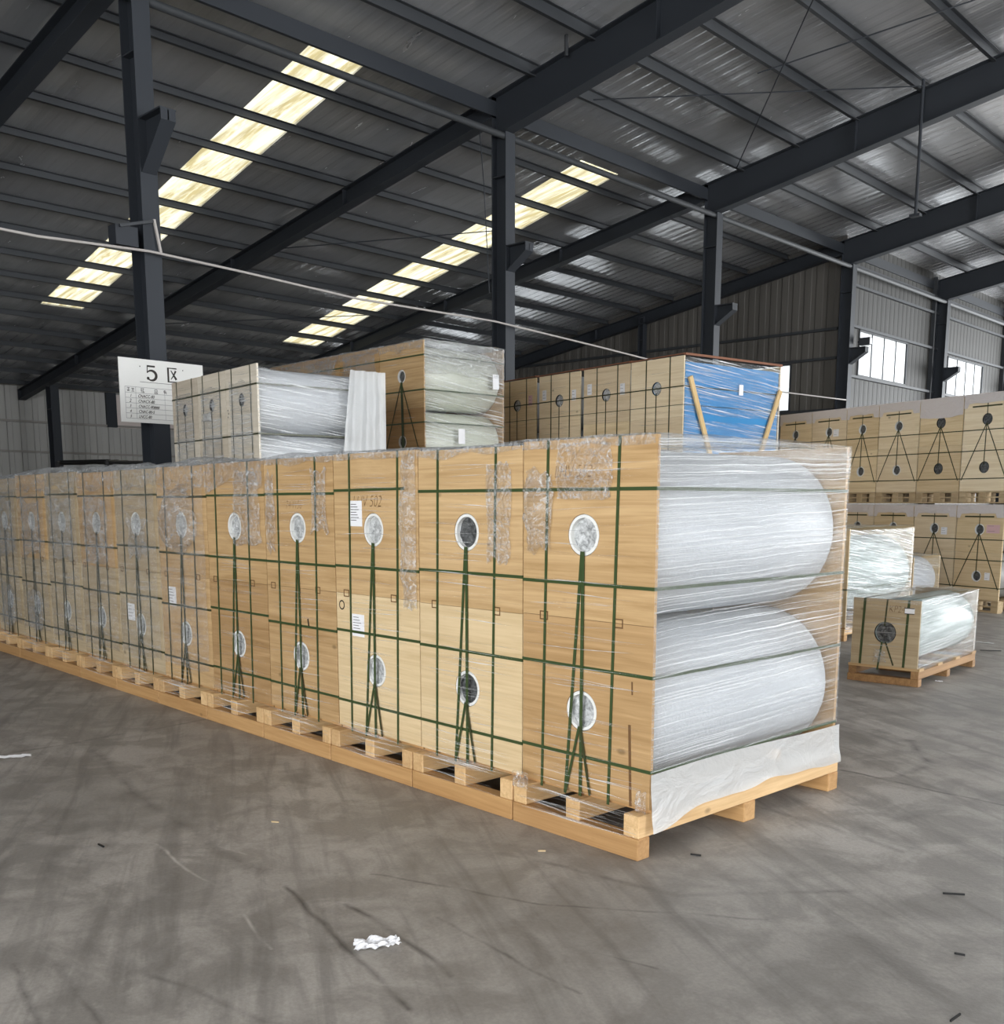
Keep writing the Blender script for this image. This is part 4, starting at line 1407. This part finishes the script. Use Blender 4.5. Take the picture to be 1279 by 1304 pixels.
# row D: two tiers of wooden crates with white caps, far right
angD = R(-20)
specD = [(-1.72, 0.80), (-0.90, 0.80), (-0.08, 0.80), (0.74, 0.68), (1.44, 0.80), (2.26, 0.78), (3.06, 0.80), (3.88, 0.80)]
LAST = along((-6.35, 16.17), angD, 0.0)
txtD = ['beside the blue ended crate', 'second to the right of the blue ended crate', 'narrow, in the gap',
        'narrow, with a dark hole and a low cap', 'with two white ringed holes and the tallest cap', 'with two large dark holes under a deep sagging cap',
        'with two large dark holes and a tape strip, cut by the right edge', 'out past the right edge']
off0 = 1.44 + 0.88  # so that the sixth crate starts at the measured point
for i in range(1, 7):
    d0, W = specD[i]
    left = along((-6.35, 16.17), angD, d0 - off0)
    org = along(left, angD, W)
    D, Hh = 1.2, 1.55
    for tier in (0, 1):
        nm = ('lower', 'upper')[tier]
        hr = 0.085
        ringed = (tier == 0) or i <= 4
        lab = 'white capped wooden crate, %s tier, %s' % (nm, (
            ('', 'leftmost seen, hard by the blue ended crate', 'left of the dark gap, one paper label',
             'narrower, nearest to the tall film wrapped end', 'with white ringed holes and tallest top',
             'deep sagging cap and two big dark holes', 'cut by the right edge of the picture')[i] if tier else
            ('', 'hidden behind the front load, far left', 'hidden behind the front load, left', 'mostly hidden, brown, narrow',
             'half hidden by the clear wrapped roll', 'reddish, one white label beside its upper hole',
             'pale yellow, pink paper beside its upper hole')[i]))
        root, holes = simple_tier('capped_crate', W, D, Hh, 0.18, 2, (*org, 1.586 * tier), angD, lab,
                                  'capped crates on the %s tier at the right' % nm,
                                  ('ply_cream', 'ply_cream') if (i + tier) % 2 else ('ply_straw', 'ply_straw' if tier else 'ply_pale'), hr,
                                  'roll_dark', 'plug_dark', ringed, True)
        Hs = (Hh - 0.18)
        for z in (0.36, 0.76, 1.06):
            strap_ring(root, W, D, z, 0.014, 0.001, 'strap_dark')
        hx, hz_ = holes[1]
        strap_front(root, hx, hz_ - 0.05, -W + 0.02, 0.34, 0.014, -0.006, 'strap_dark')
        strap_front(root, hx, hz_ - 0.05, -0.02, 0.34, 0.014, -0.006, 'strap_dark')
        strap_front(root, hx, hz_ - 0.05, hx - 0.005, holes[0][1] + 0.04, 0.014, -0.0075, 'strap_dark')
        strap_front(root, hx, Hh - 0.08, hx, hz_ + 0.06, 0.012, -0.009, 'strap_dark')
        if not (i == 5 and tier == 1):
            mb().box(-W * 0.82, -W * 0.2, -0.012, -0.009, Hh - 0.165, Hh - 0.145).build('batten', M['strap_dark'], root)
        # cap: lid plus a front flap with deeper corners
        cap = mb().box(-W - 0.004, 0.004, -0.007, D + 0.004, Hh + 0.001, Hh + (0.02 if tier == 0 else 0.03))
        sag = 0.27 if (i == 5 and tier == 1) else 0.13
        o_ = i * 3.1 + tier

        def flap(u, v):
            x = -W - 0.004 + (W + 0.008) * u
            dp = sag + (0.06 if (u > 0.84 or u < 0.1) and sag < 0.2 else 0.0) + 0.012 * nz(u * 5, o_, 1, 1.0) + (0.03 * math.sin(PI * u) if sag > 0.2 else 0)
            return (x, -0.008 - 0.006 * (0.5 + 0.5 * nz(u * 9, v * 4, o_, 1.0)), Hh + 0.02 - dp * v)
        cap.grid(28, 6, flap)
        cap.build('plastic_cap', M['cap'], root)
        if tier == 0 and i == 5:
            label_sticker(root, hx + 0.13, hz_ - 0.09, 0.11, 0.11, 3)
        if tier == 0 and i == 6:
            label_sticker(root, hx + 0.12, hz_ - 0.05, 0.22, 0.12, 2, mat='pink')
            label_sticker(root, hx + 0.14, holes[0][1] - 0.05, 0.09, 0.11, 2)
        if tier == 1 and i == 2:
            label_sticker(root, hx + 0.1, hz_ - 0.08, 0.13, 0.12, 2)

# ---- single wrapped box on a pallet, right of the front row
angE = R(2)
W, D, H = 0.60, 1.56, 0.755
root = empty('roll_crate', (-3.40, 8.86, 0), angE)
tag(root, 'small crate with one film roll and a round dark hole, low on its own pallet', 'crate')
pal = empty('pallet', (0, 0, 0))
pal.parent = root
for k in range(4):
    y = k * (D - 0.12) / 3
    mb().box(-W - 0.02, 0.02, y, y + 0.12, 0.135, 0.158).build('deck_board', M['ply_tan'], pal)
for x0 in (-W - 0.015, -0.055):
    mb().box(x0, x0 + 0.07, 0.0, D, 0.065, 0.135).build('stringer', M['pine_brown'], pal, 0.003)
for y0 in (-0.01, D * 0.5 - 0.04, D - 0.08):
    mb().box(-W - 0.02, 0.02, y0, y0 + 0.08, 0, 0.065).build('cross_timber', M['pine_brown'], pal, 0.003)
holes = rolls_and_boards(root, W, D, 0.158, H, 1, 0.02, ('ply_grey',), 0.098, 'roll_clear', 'plug_dark', False)
for f in (0.82, 0.17):
    strap_over(root, -W * f, -W * f - 0.02, D, H, 0.16, 0.022, 'strap')
hx, hz_ = holes[0]
strap_front(root, hx + 0.01, H, hx - 0.005, hz_ + 0.06, 0.014, -0.006, 'strap_dark')
strap_front(root, hx + 0.01, hz_ - 0.08, hx + 0.09, 0.17, 0.014, -0.006, 'strap_dark')
strap_front(root, hx - 0.02, hz_ - 0.08, hx - 0.05, 0.12, 0.016, -0.006, 'strap')
writing('handwriting', 'KP24E', 0.085, (hx + 0.02, -0.0012, 0.645), 'front', root, M['ink_faint'], 0.15, -0.002, 0.8)
lb = mb().box(-0.135, -0.05, -0.0075, -0.0055, 0.635, 0.69).build('paper_label', M['paper'], root)
mb().box(-0.135, -0.05, -0.0085, -0.0076, 0.683, 0.69).box(-0.135, -0.05, -0.0085, -0.0076, 0.635, 0.642).build('lettering', M['ink'], lb)
end_wrap(root, D, 0.14, 0.765, [], 0.02, 'film_end', 12, nv=40)
top_wrap(root, W, D, H, 44, (0.01, 0.05), 0.02, 'film_end')
front_folds(root, W, 0.2, 0.72, 14, 401)
crinkle_patch(root, hx - 0.1, hx + 0.03, 0.17, 0.32, 402, 0.02, 0.5, name='film_wad')

# ---- taller clear wrapped roll behind it
angF = R(0)
W, D, H = 0.95, 1.85, 1.30
root = empty('roll_crate', (-5.18, 11.25, 0), angF)
tag(root, 'crate with one big shiny clear wrapped roll, behind the small low crate', 'crate')
pallet_stringer(root, W, D, 0.16, 0.0)
rolls_and_boards(root, W, D, 0.16, H, 1, 0.022, ('ply_pale',), 0.098, 'roll_clear', 'plug_grey', True)
end_wrap(root, D, 0.1, 1.29, [], 0.02, 'film_end_clear', 15, 0.01)
top_wrap(root, W, D, H, 47, (0.01, 0.05), 0.015)
strap_ring(root, W, D, 0.6, 0.016)
strap_over(root, -W * 0.3, -W * 0.3, D, H, 0.16, 0.016)

# ---- low crate behind that
W, D, H = 0.75, 0.98, 0.84
root = empty('roll_crate', (-5.6, 14.22, 0), R(0))
tag(root, 'low film topped crate between the clear wrapped roll and the capped crates', 'crate')
pallet_stringer(root, W, D, 0.14, 0.0)
rolls_and_boards(root, W, D, 0.14, H, 1, 0.03, ('ply_pale',), 0.08, 'roll_white', 'plug_grey', True)
end_wrap(root, D, 0.1, 0.83, [], 0.02, 'film_end_clear', 17, 0.01, nv=30)
top_wrap(root, W, D, H, 49, (0.01, 0.05), 0.03)

# ------------------------------------------------------------------ forklift parked beyond the front row
fk = empty('forklift', (-15.3, 7.5, 0), R(20))
tag(fk, 'dark forklift beyond the front row, only its overhead guard showing', 'forklift')
mb().box(-0.5, 0.5, -0.9, 0.7, 0.25, 0.95).box(-0.48, 0.48, -1.1, -0.6, 0.3, 1.15).build('body', M['red'], fk, 0.05)
for sx in (-0.45, 0.45):
    for sy, rr in ((-0.7, 0.24), (0.45, 0.3)):
        w_ = mb()
        n = 20
        ring = [(sx + s * 0.1, sy + rr * math.cos(2 * PI * k / n), rr + rr * math.sin(2 * PI * k / n)) for s in (-1, 1) for k in range(n)]
        w_.add(ring, [tuple(range(n)), tuple(range(2 * n - 1, n - 1, -1))] + [(k, (k + 1) % n, n + (k + 1) % n, n + k) for k in range(n)])
        w_.build('wheel', M['rubber'], fk)
g = mb()
for sx in (-0.48, 0.48):
    g.tube([(sx, -0.85, 1.0), (sx, -0.7, 2.18), (sx, 0.45, 2.22), (sx, 0.62, 0.95)], 0.035, 8)
for k in range(7):
    y = -0.65 + k * 0.18
    g.bar((-0.48, y, 2.21), (0.48, y, 2.21), 0.035, 0.03)
g.build('overhead_guard', M['black'], fk)
mb().box(-0.25, 0.25, -0.35, 0.15, 0.95, 1.1).box(-0.25, 0.25, -0.45, -0.33, 1.05, 1.55).build('seat', M['black'], fk, 0.03)
ms = mb()
for sx in (-0.3, 0.3):
    ms.box(sx - 0.05, sx + 0.05, 0.72, 0.84, 0.05, 2.1)
for z in (0.3, 1.2, 2.05):
    ms.box(-0.3, 0.3, 0.74, 0.82, z, z + 0.08)
ms.build('mast', M['steel'], fk)
for sx in (-0.2, 0.2):
    mb().box(sx - 0.06, sx + 0.06, 0.86, 1.9, 0.05, 0.09).build('fork', M['steel'], fk)

# ------------------------------------------------------------------ litter on the floor
def scrap(name, u, v, a, b, seed, mat, label, cat, h=0.02, ang=0.0):
    x, y, _a, _b, _w, _k = fl(u, v, u, v, 0, 0)
    o = empty(name, (0, 0, 0))
    bpy.data.objects.remove(o)

    def fn(p, q):
        s, t = p * 2 - 1, q * 2 - 1
        r1 = 1 + 0.35 * nz(q * 4, seed, 0.3, 1.0)
        r2 = 1 + 0.35 * nz(p * 4, 0.7, seed, 1.0)
        xx, yy = s * a * r1, t * b * r2
        ca, sa = math.cos(ang), math.sin(ang)
        return (xx * ca - yy * sa, xx * sa + yy * ca, 0.003 + h * abs(nz(p * 4 + seed, q * 4, 2.2, 1.0)))
    o = mb().grid(12, 10, fn).build(name, M[mat], None, fixn=False)
    o.location = (x, y, 0)
    tag(o, label, cat)
    return o


scrap('film_scrap', 480, 1203, 0.075, 0.045, 3, 'paper', 'crumpled white scrap on the bare floor in the foreground', 'scrap', 0.03, CAM_YAW + 0.25)
scrap('paper_strip', 18, 964, 0.10, 0.04, 5, 'paper', 'flat pale scrap on the floor at the left edge', 'scrap', 0.012, CAM_YAW + 0.3)
scrap('film_strip', 1252, 819, 0.12, 0.03, 7, 'sheet', 'white film strip lying past the far corner of the small low crate', 'scrap', 0.02, CAM_YAW - 0.5)
scrap('film_scrap', 1196, 868, 0.03, 0.02, 8, 'paper', 'tiny white scrap beside the pallet of the small low crate', 'scrap', 0.01, 0.4)


def chip(u, v, L, w, ang, label, mat='old_pine'):
    x, y, *_ = fl(u, v, u, v, 0, 0)
    L, w = L * 0.7, w * 0.8
    o = mb().bar((-L / 2, 0, 0.004), (L / 2, 0.006, 0.006), w, 0.007).build('wood_chip', M[mat])
    o.location = (x, y, 0)
    o.rotation_euler = (0, 0, CAM_YAW + ang)
    tag(o, label, 'chip')


chip(555, 928, 0.11, 0.012, 0.0, 'dark sliver on the floor in front of the third load from the right', 'black')
chip(1218, 1298, 0.09, 0.006, 0.6, 'dark sliver on the floor at the lower right edge', 'black')
chip(1222, 1217, 0.05, 0.006, -0.8, 'thin sliver on the floor right of the lower middle', 'black')
chip(886, 1090, 0.07, 0.007, -0.6, 'dark splinter on the floor off the corner of the right end pallet', 'black')
chip(128, 1078, 0.09, 0.008, -0.9, 'dark splinter on the floor at the lower left', 'black')
chip(690, 1085, 0.05, 0.005, -0.3, 'pale splinter on the floor in front of the right end pallet', 'old_pine')
chip(350, 1048, 0.06, 0.005, -0.5, 'thin pale splinter on the floor before the fourth load', 'old_pine')
chip(1215, 1140, 0.12, 0.008, -0.3, 'thin dark stick on the floor at the right', 'black')
chip(1262, 829, 0.3, 0.02, -0.35, 'dark stick on the floor at the right edge by the small low crate', 'black')
